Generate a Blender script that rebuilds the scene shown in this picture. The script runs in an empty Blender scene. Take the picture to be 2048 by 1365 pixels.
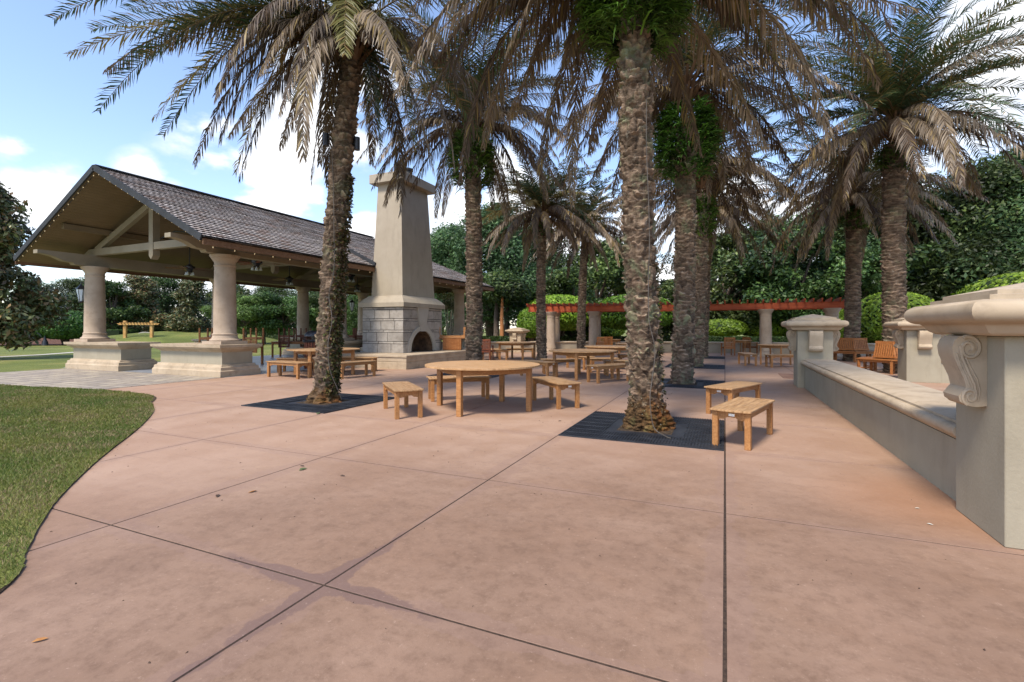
import bpy, math, random
import numpy as np
from math import radians as R, sin, cos, pi, sqrt
from mathutils import Vector, Matrix
random.seed(7)
sc = bpy.context.scene
col = sc.collection

# ------------------------------------------------------------------ camera, sky, sun
YAW = R(23.77); CAMH = 1.4; FPX = 967.0; HOR = 657.0
cam_d = bpy.data.cameras.new("camera"); cam = bpy.data.objects.new("camera", cam_d); col.objects.link(cam)
cam.location = (0, 0, CAMH); cam.rotation_euler = (R(90), 0, YAW)
cam_d.sensor_width = 36.0; cam_d.lens = 36.0 * FPX / 2048.0
cam_d.shift_y = -(682.5 - HOR) / 2048.0
cam_d.clip_end = 2000
sc.camera = cam
sc.view_settings.view_transform = 'Standard'; sc.view_settings.look = 'None'
sc.view_settings.exposure = 1.33; sc.view_settings.gamma = 1.0

def at(px, d):                      # a point of the ground seen in pixel column px at depth d
    l = (px - 1024) / FPX * d
    return (-sin(YAW) * d + cos(YAW) * l, cos(YAW) * d + sin(YAW) * l)

SUN_EL, SUN_AZ = R(54), R(192)      # azimuth clockwise from +Y
world = bpy.data.worlds.new("World"); sc.world = world; world.use_nodes = True
nt = world.node_tree; nt.nodes.clear()
def N(tree, t, **k):
    n = tree.nodes.new(t)
    for a, b in k.items(): setattr(n, a, b)
    return n
sky = N(nt, 'ShaderNodeTexSky', sky_type='NISHITA'); sky.sun_disc = False
sky.sun_elevation = SUN_EL; sky.sun_rotation = SUN_AZ; sky.air_density = 1.0; sky.dust_density = 0.6; sky.ozone_density = 1.2
bg = N(nt, 'ShaderNodeBackground'); bg.inputs['Strength'].default_value = 0.099
wo = N(nt, 'ShaderNodeOutputWorld'); tc = N(nt, 'ShaderNodeTexCoord')
def mth(tree, op, a, b=None, c=None, clamp=False):
    n = N(tree, 'ShaderNodeMath', operation=op); n.use_clamp = clamp
    for i, v in enumerate((a, b, c)):
        if v is None: continue
        if isinstance(v, (int, float)): n.inputs[i].default_value = v
        else: tree.links.new(v, n.inputs[i])
    return n.outputs[0]
no = N(nt, 'ShaderNodeTexNoise'); no.inputs['Scale'].default_value = 6.5; no.inputs['Detail'].default_value = 9; no.inputs['Roughness'].default_value = 0.55
mp = N(nt, 'ShaderNodeMapping'); mp.inputs['Scale'].default_value = (1, 1, 1.9)
nt.links.new(tc.outputs['Generated'], mp.inputs['Vector']); nt.links.new(mp.outputs[0], no.inputs['Vector'])
def skydir(px, py):
    v = Vector((cos(YAW) * (px - 1024) - sin(YAW) * FPX, sin(YAW) * (px - 1024) + cos(YAW) * FPX, HOR - py)); return v.normalized()
clouds = [(95, 405, .055, 1.0), (20, 300, .025, .6), (290, 365, .04, 1.0), (345, 385, .03, 1.0), (455, 260, .07, .62), (560, 315, .12, .8), (640, 230, .10, .72), (430, 330, .07, .6),
          (720, 300, .05, .62), (690, 50, .12, .8), (740, 470, .06, 1.0), (905, 430, .085, 1.0), (1010, 400, .08, .9), (1080, 490, .14, 1.0), (1250, 520, .15, 1.0), (1450, 500, .15, 1.0),
          (1650, 470, .14, 1.0), (1830, 420, .10, .9), (2030, 190, .09, .9), (2010, 0, .09, 1.0), (1500, 590, .14, .9), (500, 600, .09, .9), (700, 600, .1, .9), (300, 600, .08, .8)]
acc = None
for px, py, r, w in clouds:
    vm = N(nt, 'ShaderNodeVectorMath', operation='DISTANCE'); nt.links.new(tc.outputs['Generated'], vm.inputs[0])
    vm.inputs[1].default_value = skydir(px, py)
    q = mth(nt, 'MULTIPLY', mth(nt, 'SUBTRACT', 1.0, mth(nt, 'DIVIDE', vm.outputs['Value'], r * 1.5), clamp=True), w)
    acc = q if acc is None else mth(nt, 'MAXIMUM', acc, q)
dens = mth(nt, 'ADD', mth(nt, 'MULTIPLY', acc, 1.15), mth(nt, 'MULTIPLY', mth(nt, 'SUBTRACT', no.outputs['Fac'], 0.5), 2.6))
cr = N(nt, 'ShaderNodeMapRange'); cr.interpolation_type = 'SMOOTHSTEP'
cr.inputs['From Min'].default_value = 0.24; cr.inputs['From Max'].default_value = 0.78
nt.links.new(dens, cr.inputs['Value'])
gate = mth(nt, 'MULTIPLY', cr.outputs[0], mth(nt, 'MULTIPLY', acc, 3.0, clamp=True), clamp=True)
mx = N(nt, 'ShaderNodeMix', data_type='RGBA'); nt.links.new(gate, mx.inputs['Factor'])
tint = N(nt, 'ShaderNodeMix', data_type='RGBA', blend_type='MULTIPLY'); tint.inputs['Factor'].default_value = 1.0
nt.links.new(sky.outputs[0], tint.inputs[6]); tint.inputs[7].default_value = (1.26, 1.22, 1.26, 1)
nt.links.new(tint.outputs[2], mx.inputs[6]); ccl = N(nt, 'ShaderNodeMix', data_type='RGBA'); ccl.inputs[6].default_value = (4.4, 4.7, 5.2, 1); ccl.inputs[7].default_value = (6.9, 6.9, 7.0, 1)
no2 = N(nt, 'ShaderNodeTexNoise'); no2.inputs['Scale'].default_value = 9; no2.inputs['Detail'].default_value = 6; nt.links.new(mp.outputs[0], no2.inputs['Vector'])
mr2 = N(nt, 'ShaderNodeMapRange'); mr2.inputs['From Min'].default_value = .38; mr2.inputs['From Max'].default_value = .6; nt.links.new(no2.outputs['Fac'], mr2.inputs['Value']); nt.links.new(mr2.outputs[0], ccl.inputs[0]); nt.links.new(ccl.outputs[2], mx.inputs[7])
nt.links.new(mx.outputs[2], bg.inputs['Color']); nt.links.new(bg.outputs[0], wo.inputs['Surface'])

sl = bpy.data.lights.new("sun", 'SUN'); sl.energy = 2.15; sl.angle = R(13); sl.color = (1.0, 0.91, 0.78)
so = bpy.data.objects.new("sun", sl); col.objects.link(so)
sd = Vector((sin(SUN_AZ) * cos(SUN_EL), cos(SUN_AZ) * cos(SUN_EL), sin(SUN_EL)))
so.rotation_euler = sd.to_track_quat('Z', 'Y').to_euler(); so.location = (0, 0, 30)

# ------------------------------------------------------------------ materials
MAT = {}
def mat(name, c1, c2=None, scale=4, rough=.7, bump=.0, bscale=None, detail=6, stretch=(1, 1, 1), thr=(.35, .65), c3=None, spec=.3, coord='Object', bdist=.02, rand=0.0, metal=0):
    m = bpy.data.materials.new(name); m.use_nodes = True; t = m.node_tree; b = t.nodes['Principled BSDF']
    b.inputs['Roughness'].default_value = rough; b.inputs['Specular IOR Level'].default_value = spec; b.inputs['Metallic'].default_value = metal
    tcn = N(t, 'ShaderNodeTexCoord'); mpn = N(t, 'ShaderNodeMapping'); mpn.inputs['Scale'].default_value = stretch
    t.links.new(tcn.outputs[coord], mpn.inputs[0])
    vec = mpn.outputs[0]
    if rand:
        oi = N(t, 'ShaderNodeObjectInfo'); va = N(t, 'ShaderNodeVectorMath', operation='ADD')
        cx = N(t, 'ShaderNodeCombineXYZ'); t.links.new(mth(t, 'MULTIPLY', oi.outputs['Random'], 37.0), cx.inputs[0]); t.links.new(mth(t, 'MULTIPLY', oi.outputs['Random'], 11.0), cx.inputs[2])
        t.links.new(vec, va.inputs[0]); t.links.new(cx.outputs[0], va.inputs[1]); vec = va.outputs[0]
    out = None
    if c2 is None: c2 = c1
    n1 = N(t, 'ShaderNodeTexNoise'); n1.inputs['Scale'].default_value = scale; n1.inputs['Detail'].default_value = detail; n1.inputs['Roughness'].default_value = .62
    t.links.new(vec, n1.inputs['Vector'])
    rp = N(t, 'ShaderNodeValToRGB'); rp.color_ramp.elements[0].position = thr[0]; rp.color_ramp.elements[1].position = thr[1]
    rp.color_ramp.elements[0].color = (*c1, 1); rp.color_ramp.elements[1].color = (*c2, 1)
    if c3: e = rp.color_ramp.elements.new((thr[0] + thr[1]) / 2); e.color = (*c3, 1)
    t.links.new(n1.outputs['Fac'], rp.inputs[0]); out = rp.outputs[0]
    if rand:
        hs = N(t, 'ShaderNodeHueSaturation'); t.links.new(out, hs.inputs['Color'])
        t.links.new(mth(t, 'MULTIPLY_ADD', oi.outputs['Random'], rand, 1 - rand / 2), hs.inputs['Value']); out = hs.outputs[0]
    t.links.new(out, b.inputs['Base Color'])
    if bump:
        n2 = N(t, 'ShaderNodeTexNoise'); n2.inputs['Scale'].default_value = bscale or scale * 6; n2.inputs['Detail'].default_value = 5
        t.links.new(vec, n2.inputs['Vector'])
        bp = N(t, 'ShaderNodeBump'); bp.inputs['Strength'].default_value = bump; bp.inputs['Distance'].default_value = bdist
        t.links.new(n2.outputs['Fac'], bp.inputs['Height']); t.links.new(bp.outputs[0], b.inputs['Normal'])
    MAT[name] = m; return m
def leafmat(name, tint=(1, 1, 1), rough=.5, trans=.3, spec=.35, var=0.0):
    m = bpy.data.materials.new(name); m.use_nodes = True; t = m.node_tree; b = t.nodes['Principled BSDF']
    at_ = N(t, 'ShaderNodeAttribute', attribute_name='Col')
    mu = N(t, 'ShaderNodeMix', data_type='RGBA', blend_type='MULTIPLY'); mu.inputs['Factor'].default_value = 1
    t.links.new(at_.outputs['Color'], mu.inputs[6]); mu.inputs[7].default_value = (*tint, 1)
    b.inputs['Roughness'].default_value = rough; b.inputs['Specular IOR Level'].default_value = spec
    oi = N(t, 'ShaderNodeObjectInfo'); hs = N(t, 'ShaderNodeHueSaturation'); t.links.new(mu.outputs[2], hs.inputs['Color'])
    t.links.new(mth(t, 'MULTIPLY_ADD', oi.outputs['Random'], var, 1 - var / 2), hs.inputs['Value']); t.links.new(mth(t, 'MULTIPLY_ADD', mth(t, 'FRACT', mth(t, 'MULTIPLY', oi.outputs['Random'], 7.3)), var * .07, .5 - var * .035), hs.inputs['Hue'])
    t.links.new(hs.outputs[0], b.inputs['Base Color'])
    tr = N(t, 'ShaderNodeBsdfTranslucent'); t.links.new(hs.outputs[0], tr.inputs['Color'])
    ms = N(t, 'ShaderNodeMixShader'); ms.inputs[0].default_value = trans
    t.links.new(b.outputs[0], ms.inputs[1]); t.links.new(tr.outputs[0], ms.inputs[2])
    t.links.new(ms.outputs[0], t.nodes['Material Output'].inputs['Surface']); MAT[name] = m; return m

mat('limestone', (.35, .27, .18), (.46, .37, .265), scale=2.2, rough=.8, bump=.15, bscale=60, bdist=.004, thr=(.3, .7), rand=.08)
mat('column_stone', (.33, .25, .18), (.42, .33, .25), scale=1.3, rough=.8, bump=.1, bscale=70, bdist=.004, rand=.1)
mat('stucco_green', (.28, .245, .178), (.335, .297, .22), scale=1.6, rough=.85, bump=.35, bscale=45, bdist=.006, thr=(.3, .7))
mat('stucco_tan', (.31, .262, .195), (.36, .308, .235), scale=1.0, rough=.85, bump=.2, bscale=60, bdist=.004)
mat('stone_block', (.24, .212, .182), (.37, .335, .295), scale=1.8, rough=.85, bump=.4, bscale=25, bdist=.01, rand=.3)
mat('cast_stone', (.34, .31, .262), (.40, .365, .315), scale=1.2, rough=.85, bump=.15, bscale=60, bdist=.004)  # kept lighter than stone_block: tone contrast stands in for the keystone's shadow outline
mat('mortar', (.05, .045, .04), (.09, .08, .07), rough=.9)
mat('firebrick', (.05, .03, .02), (.16, .09, .05), scale=5, rough=.9, bump=.4)
mat('teak', (.25, .11, .033), (.43, .215, .08), scale=3.5, rough=.5, bump=.1, stretch=(2, 14, 14), thr=(.3, .72), rand=.22, c3=(.34, .155, .052), spec=.35)
mat('teak_top', (.27, .145, .062), (.48, .295, .145), scale=2.5, rough=.55, bump=.2, stretch=(1.5, 16, 2), thr=(.32, .68), rand=.3)
mat('dark_teak', (.10, .025, .012), (.2, .06, .025), scale=3, rough=.5, stretch=(2, 12, 12), rand=.3)
mat('orange_teak', (.24, .08, .02), (.37, .15, .045), scale=3, rough=.5, stretch=(2, 12, 12), rand=.2)
mat('redwood', (.30, .055, .018), (.42, .09, .032), scale=2, rough=.6, stretch=(1, 4, 4), rand=.1)
mat('ceiling_board', (.15, .105, .055), (.19, .135, .075), scale=.8, rough=.6)
mat('beam_paint', (.22, .18, .12), (.28, .23, .16), scale=1.2, rough=.6, bump=.05)
mat('fascia_wood', (.14, .07, .035), (.20, .11, .06), scale=2, rough=.6, stretch=(1, 8, 8))
mat('flashing', (.02, .022, .025), (.035, .038, .042), scale=3, rough=.8)
mat('black_metal', (.012, .013, .016), (.03, .03, .034), scale=8, rough=.4, spec=.5)
mat('grate_rubber', (.012, .014, .019), (.03, .033, .04), scale=3, rough=.55, bump=.3, bscale=90, bdist=.004)
mat('rust_plate', (.17, .09, .06), (.26, .15, .1), scale=4, rough=.8)
mat('soil', (.03, .02, .012), (.09, .06, .035), scale=14, rough=.95, bump=.8, bscale=50, bdist=.03)
mat('mulch', (.07, .035, .02), (.17, .08, .05), scale=20, rough=.95, bump=.8, bscale=60, bdist=.05)
mat('bluestone', (.17, .185, .21), (.26, .28, .31), scale=1.2, rough=.35, bump=.05, rand=.1)
mat('path_concrete', (.38, .35, .30), (.48, .45, .39), scale=2, rough=.9)
mat('bark', (.06, .045, .033), (.17, .13, .1), scale=6, rough=.95, bump=.8, stretch=(3, 3, .6), bdist=.04)
mat('pale_bark', (.32, .27, .19), (.5, .44, .34), scale=6, rough=.85, stretch=(2, 2, .6))
mat('orange_bark', (.30, .12, .04), (.45, .2, .08), scale=6, rough=.85, stretch=(2, 2, .4))
mat('cable_grey', (.06, .05, .04), (.11, .095, .08), scale=8, rough=.6)
mat('white_plate', (.75, .72, .66), (.8, .78, .72), scale=30, rough=.4)
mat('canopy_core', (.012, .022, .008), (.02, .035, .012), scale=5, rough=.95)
mat('root_fibre', (.035, .026, .015), (.26, .19, .11), scale=14, rough=.95, bump=1.0, bscale=45, bdist=.05, thr=(.3, .75), c3=(.13, .095, .05))
m = mat('lamp_glass', (.55, .62, .66), (.65, .7, .75), scale=4, rough=.1)
m = mat('bulb', (.85, .66, .4), (.9, .75, .5), scale=4, rough=.2); m.node_tree.nodes['Principled BSDF'].inputs['Emission Color'].default_value = (1, .72, .38, 1); m.node_tree.nodes['Principled BSDF'].inputs['Emission Strength'].default_value = .12
leafmat('frond', rough=.45, trans=.22); leafmat('leaf', rough=.5, trans=.3, var=.6); leafmat('glossy_leaf', rough=.42, trans=.15, spec=.3, var=.6); leafmat('grass_blade', rough=.6, trans=.3)

def weather(name, streak, col_, vert=True):
    t = MAT[name].node_tree; b = t.nodes['Principled BSDF']; src = b.inputs['Base Color'].links[0].from_socket
    tcn = N(t, 'ShaderNodeTexCoord'); mpn = N(t, 'ShaderNodeMapping'); mpn.inputs['Scale'].default_value = (2.6, 2.6, .8) if vert else (3, 3, 3); t.links.new(tcn.outputs['Object'], mpn.inputs[0])
    n = N(t, 'ShaderNodeTexNoise'); n.inputs['Scale'].default_value = 1.5; n.inputs['Detail'].default_value = 8; n.inputs['Roughness'].default_value = .7; t.links.new(mpn.outputs[0], n.inputs['Vector'])
    mr = N(t, 'ShaderNodeMapRange'); mr.interpolation_type = 'SMOOTHSTEP'; mr.inputs['From Min'].default_value = .48; mr.inputs['From Max'].default_value = .72; mr.inputs['To Max'].default_value = streak; t.links.new(n.outputs['Fac'], mr.inputs['Value'])
    m1 = N(t, 'ShaderNodeMix', data_type='RGBA'); t.links.new(mr.outputs[0], m1.inputs[0]); t.links.new(src, m1.inputs[6]); m1.inputs[7].default_value = (*col_, 1)
    n2 = N(t, 'ShaderNodeTexNoise'); n2.inputs['Scale'].default_value = 38; n2.inputs['Detail'].default_value = 6; n2.inputs['Roughness'].default_value = .8; t.links.new(tcn.outputs['Object'], n2.inputs['Vector'])
    r2 = N(t, 'ShaderNodeMapRange'); r2.inputs['From Min'].default_value = .6; r2.inputs['From Max'].default_value = .75; r2.inputs['To Max'].default_value = streak * .6; t.links.new(n2.outputs['Fac'], r2.inputs['Value'])
    m2 = N(t, 'ShaderNodeMix', data_type='RGBA'); t.links.new(r2.outputs[0], m2.inputs[0]); t.links.new(m1.outputs[2], m2.inputs[6]); m2.inputs[7].default_value = (*[v * .7 for v in col_], 1); t.links.new(m2.outputs[2], b.inputs['Base Color'])
weather('stucco_green', .3, (.19, .16, .11)); weather('limestone', .55, (.22, .17, .115), False); weather('column_stone', .4, (.2, .145, .10), False); weather('stucco_tan', .35, (.2, .17, .13)); weather('stone_block', .6, (.16, .135, .11), False)
weather('teak', .35, (.15, .075, .03), False); weather('teak_top', .4, (.36, .27, .17), False)
# lawn
m = mat('lawn', (.095, .115, .024), (.21, .195, .055), scale=.35, rough=.9, bump=.8, bscale=60, bdist=.03, thr=(.35, .65), c3=(.135, .16, .034))
t = m.node_tree; b = t.nodes['Principled BSDF']; src = b.inputs['Base Color'].links[0].from_socket
tcn = N(t, 'ShaderNodeTexCoord'); nn = N(t, 'ShaderNodeTexNoise'); nn.inputs['Scale'].default_value = 16; nn.inputs['Detail'].default_value = 8; nn.inputs['Roughness'].default_value = .75
t.links.new(tcn.outputs['Object'], nn.inputs['Vector']); mr = N(t, 'ShaderNodeMapRange'); mr.inputs['From Min'].default_value = .3; mr.inputs['From Max'].default_value = .7; mr.inputs['To Min'].default_value = .6; mr.inputs['To Max'].default_value = 1.35
t.links.new(nn.outputs['Fac'], mr.inputs['Value']); vm = N(t, 'ShaderNodeVectorMath', operation='SCALE'); t.links.new(src, vm.inputs[0]); t.links.new(mr.outputs[0], vm.inputs['Scale']); t.links.new(vm.outputs[0], b.inputs['Base Color'])

# stamped pink concrete: mottling, dark damp stains hugging the joints
m = bpy.data.materials.new('pink_concrete'); MAT['pink_concrete'] = m; m.use_nodes = True; t = m.node_tree; b = t.nodes['Principled BSDF']
tcn = N(t, 'ShaderNodeTexCoord'); ob = tcn.outputs['Object']
def noise(tree, vec, s, d=6, r=.6, dist=0):
    n = N(tree, 'ShaderNodeTexNoise'); n.inputs['Scale'].default_value = s; n.inputs['Detail'].default_value = d; n.inputs['Roughness'].default_value = r; n.inputs['Distortion'].default_value = dist
    tree.links.new(vec, n.inputs['Vector']); return n.outputs['Fac']
def rng(tree, v, a, b_, c=0, d=1, smooth=True):
    n = N(tree, 'ShaderNodeMapRange'); n.interpolation_type = 'SMOOTHSTEP' if smooth else 'LINEAR'
    n.inputs['From Min'].default_value = a; n.inputs['From Max'].default_value = b_; n.inputs['To Min'].default_value = c; n.inputs['To Max'].default_value = d
    tree.links.new(v, n.inputs['Value']); return n.outputs[0]
def mixc(tree, f, a, b_, blend='MIX'):
    n = N(tree, 'ShaderNodeMix', data_type='RGBA', blend_type=blend)
    if isinstance(f, (int, float)): n.inputs[0].default_value = f
    else: tree.links.new(f, n.inputs[0])
    for i, v in ((6, a), (7, b_)):
        if isinstance(v, tuple): n.inputs[i].default_value = (*v, 1)
        else: tree.links.new(v, n.inputs[i])
    return n.outputs[2]
n_big = noise(t, ob, .55, 4); n_mid = noise(t, ob, 2.1, 8, .62); n_fine = noise(t, ob, 14, 8, .75); n_grit = noise(t, ob, 170, 3, .6)
c = mixc(t, rng(t, n_big, .35, .65), (.335, .212, .145), (.392, .263, .188))
c = mixc(t, rng(t, n_mid, .42, .7, 0, .5), c, (.31, .185, .115))
c = mixc(t, rng(t, n_fine, .52, .72, 0, .5), c, (.23, .15, .11))
c = mixc(t, rng(t, noise(t, ob, 5.0, 9, .7, .1), .56, .72, 0, .4), c, (.50, .34, .225))
sx = N(t, 'ShaderNodeSeparateXYZ'); t.links.new(ob, sx.inputs[0])
def jd(v):  # distance to the nearest two-metre joint
    p = mth(t, 'PINGPONG', v, 1.0); return p
jx, jy = jd(sx.outputs[0]), jd(sx.outputs[1])
jm = mth(t, 'MINIMUM', jx, jy)
edge_w = mth(t, 'MULTIPLY_ADD', n_big, .55, -.19)
wn = mth(t, 'MULTIPLY_ADD', mth(t, 'SUBTRACT', noise(t, ob, 7, 6, .6, .5), .5), .16, jm)
st = mth(t, 'LESS_THAN', wn, edge_w)
# the puddle mark where two joints cross near (-2, 2)
vd = N(t, 'ShaderNodeVectorMath', operation='DISTANCE'); t.links.new(ob, vd.inputs[0]); vd.inputs[1].default_value = (-2.05, 1.95, 0)
near = mth(t, 'SUBTRACT', 1.0, mth(t, 'DIVIDE', vd.outputs['Value'], .95), clamp=True)
st2 = rng(t, mth(t, 'SUBTRACT', mth(t, 'MULTIPLY', near, .085), mth(t, 'ADD', jm, mth(t, 'MULTIPLY', mth(t, 'SUBTRACT', noise(t, ob, 4.5, 7, .65, .1), .5), .24))), -.012, .004)
st2 = mth(t, 'MULTIPLY', st2, rng(t, near, .05, .3))
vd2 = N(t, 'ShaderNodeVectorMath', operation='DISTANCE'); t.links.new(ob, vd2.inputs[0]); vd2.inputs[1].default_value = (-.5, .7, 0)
reg = rng(t, mth(t, 'ADD', vd2.outputs['Value'], mth(t, 'MULTIPLY', n_big, 1.5)), 3.4, 7.0, 1, 0)   # grime on the near ground, plus vignette darkening painted into the colour
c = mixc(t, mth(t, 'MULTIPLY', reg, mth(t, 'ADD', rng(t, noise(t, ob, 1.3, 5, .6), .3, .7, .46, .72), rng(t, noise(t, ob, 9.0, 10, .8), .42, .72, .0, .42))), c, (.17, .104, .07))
c = mixc(t, mth(t, 'MULTIPLY', st, .26), c, (.24, .155, .125))
c = mixc(t, mth(t, 'MULTIPLY', st2, .6), c, (.135, .085, .075))
vd3 = N(t, 'ShaderNodeVectorMath', operation='DISTANCE'); t.links.new(ob, vd3.inputs[0]); vd3.inputs[1].default_value = (1.5, 4.9, 0)
c = mixc(t, mth(t, 'MULTIPLY', rng(t, mth(t, 'ADD', vd3.outputs['Value'], mth(t, 'MULTIPLY', n_mid, .7)), .5, 1.5, 1, 0), .45), c, (.33, .16, .08))
c = mixc(t, rng(t, noise(t, ob, 55, 6, .8), .5, .75, 0, .35), c, (.16, .10, .07)); c = mixc(t, rng(t, noise(t, ob, 31, 6, .8), .56, .74, 0, .4), c, (.55, .40, .30))
vc = N(t, 'ShaderNodeTexVoronoi', feature='DISTANCE_TO_EDGE'); vc.inputs['Scale'].default_value = .33; wv = N(t, 'ShaderNodeVectorMath', operation='ADD'); nv = N(t, 'ShaderNodeTexNoise'); nv.inputs['Scale'].default_value = 2.2; nv.inputs['Detail'].default_value = 6; t.links.new(ob, nv.inputs['Vector']); t.links.new(ob, wv.inputs[0]); t.links.new(nv.outputs['Color'], wv.inputs[1]); t.links.new(wv.outputs[0], vc.inputs['Vector'])
c = mixc(t, mth(t, 'MULTIPLY', rng(t, vc.outputs['Distance'], .0, .0035, 1, 0), rng(t, n_big, .5, .62, 0, .45)), c, (.14, .09, .07))
c = mixc(t, rng(t, n_grit, .66, .8, 0, .5), c, (.6, .47, .36))
c = mixc(t, rng(t, n_grit, .2, .33, .6, 0), c, (.14, .09, .07))
mps = N(t, 'ShaderNodeMapping'); mps.inputs['Scale'].default_value = (.5, 4.5, 1); mps.inputs['Rotation'].default_value = (0, 0, .5); t.links.new(ob, mps.inputs[0])
c = mixc(t, rng(t, noise(t, mps.outputs[0], 1.3, 9, .75), .54, .72, 0, .42), c, (.20, .128, .09))
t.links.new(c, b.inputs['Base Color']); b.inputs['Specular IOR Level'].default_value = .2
t.links.new(rng(t, mth(t, 'MAXIMUM', mth(t, 'MULTIPLY', st2, .8), n_mid), .3, .8, .75, .5), b.inputs['Roughness'])
bp = N(t, 'ShaderNodeBump'); bp.inputs['Strength'].default_value = .35; bp.inputs['Distance'].default_value = .006
t.links.new(mth(t, 'ADD', mth(t, 'MULTIPLY', n_fine, .6), mth(t, 'MULTIPLY', n_grit, .4)), bp.inputs['Height']); t.links.new(bp.outputs[0], b.inputs['Normal'])

# sandstone pavers
def brickmat(name, c1, c2, mortar, w, h, rough=.8, scale=1.0, ms=.02, nz=.5, coord='Object', rot=0):
    m = bpy.data.materials.new(name); MAT[name] = m; m.use_nodes = True; t = m.node_tree; b = t.nodes['Principled BSDF']
    tcn = N(t, 'ShaderNodeTexCoord'); mpn = N(t, 'ShaderNodeMapping'); mpn.inputs['Rotation'].default_value = (0, 0, rot); t.links.new(tcn.outputs[coord], mpn.inputs[0])
    br = N(t, 'ShaderNodeTexBrick'); br.inputs['Scale'].default_value = scale; br.inputs['Brick Width'].default_value = w; br.inputs['Row Height'].default_value = h
    br.inputs['Mortar Size'].default_value = ms; br.inputs['Color1'].default_value = (*c1, 1); br.inputs['Color2'].default_value = (*c2, 1); br.inputs['Mortar'].default_value = (*mortar, 1); br.inputs['Bias'].default_value = 0
    t.links.new(mpn.outputs[0], br.inputs['Vector'])
    n = noise(t, mpn.outputs[0], 3, 7, .65); cc = mixc(t, rng(t, n, .35, .7, 0, nz), br.outputs['Color'], mortar)
    t.links.new(cc, b.inputs['Base Color']); b.inputs['Roughness'].default_value = rough
    bp = N(t, 'ShaderNodeBump'); bp.inputs['Strength'].default_value = .5; bp.inputs['Distance'].default_value = .01; bp.invert = True
    t.links.new(br.outputs['Fac'], bp.inputs['Height']); t.links.new(bp.outputs[0], b.inputs['Normal']); return m
brickmat('sandstone_paver', (.42, .36, .27), (.27, .235, .20), (.15, .12, .09), .42, .28, nz=.45)
# roof shakes: each course is real; the tabs inside a course and a painted shadow line at each step are coloured here
m = brickmat('slate_shake', (.70, .63, .58), (.44, .39, .355), (.03, .025, .022), 0.17, .19, rough=.9, ms=.022, nz=.15, coord='UV'); m.node_tree.nodes['Principled BSDF'].inputs['Specular IOR Level'].default_value = .1
t = m.node_tree; b = t.nodes['Principled BSDF']; src = b.inputs['Base Color'].links[0].from_socket; brick_fac = [n_ for n_ in t.nodes if n_.type == 'TEX_BRICK'][0].outputs['Fac']
tu = N(t, 'ShaderNodeTexCoord'); mm = N(t, 'ShaderNodeMapping'); mm.inputs['Scale'].default_value = (3.3, 5.26, 1); t.links.new(tu.outputs['UV'], mm.inputs[0])
vn = N(t, 'ShaderNodeTexVoronoi'); vn.inputs['Scale'].default_value = 1.0; t.links.new(mm.outputs[0], vn.inputs['Vector'])
sxx = N(t, 'ShaderNodeSeparateColor'); t.links.new(vn.outputs['Color'], sxx.inputs[0])
c = mixc(t, rng(t, sxx.outputs[0], .62, .8, 0, .5), src, (.30, .18, .13)); c = mixc(t, rng(t, sxx.outputs[1], .55, .8, 0, .75), c, (.40, .37, .36)); c = mixc(t, mth(t, 'MULTIPLY', brick_fac, .7), c, (.03, .024, .022))
t.links.new(c, b.inputs['Base Color'])

# palm trunk bark: height in the trunk and lip of each leaf boot come as vertex colours of the real relief
def trunkmat(name, moss):
    m = bpy.data.materials.new(name); MAT[name] = m; m.use_nodes = True; t = m.node_tree; b = t.nodes['Principled BSDF']
    tcn = N(t, 'ShaderNodeTexCoord'); ob = tcn.outputs['Object']; a_ = N(t, 'ShaderNodeAttribute', attribute_name='Col')
    mpn = N(t, 'ShaderNodeMapping'); mpn.inputs['Scale'].default_value = (1, 1, 3.0); t.links.new(ob, mpn.inputs[0])
    n1 = noise(t, mpn.outputs[0], 5, 8, .7, .5); n2 = noise(t, mpn.outputs[0], 28, 6, .7)
    c = mixc(t, rng(t, n1, .32, .68), (.085, .057, .04), (.25, .185, .135)); c = mixc(t, rng(t, n2, .45, .75, 0, .6), c, (.06, .042, .03))
    c = mixc(t, rng(t, noise(t, ob, 3.1, 7, .7, .4), .5, .64, 0, moss), c, (.19, .205, .125))
    c = mixc(t, rng(t, noise(t, ob, 11, 6, .7, .4), .58, .72, 0, .65), c, (.42, .40, .34))
    c = mixc(t, 1.0, c, a_.outputs['Color'], 'MULTIPLY'); c = mixc(t, 1.0, c, (1.0, .97, .93), 'MULTIPLY')
    t.links.new(c, b.inputs['Base Color']); b.inputs['Roughness'].default_value = .95; b.inputs['Specular IOR Level'].default_value = .15
    bp = N(t, 'ShaderNodeBump'); bp.inputs['Strength'].default_value = .9; bp.inputs['Distance'].default_value = .02
    t.links.new(n2, bp.inputs['Height']); t.links.new(bp.outputs[0], b.inputs['Normal'])
trunkmat('palm_bark', .45); trunkmat('palm_bark_mossy', .9)

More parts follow.
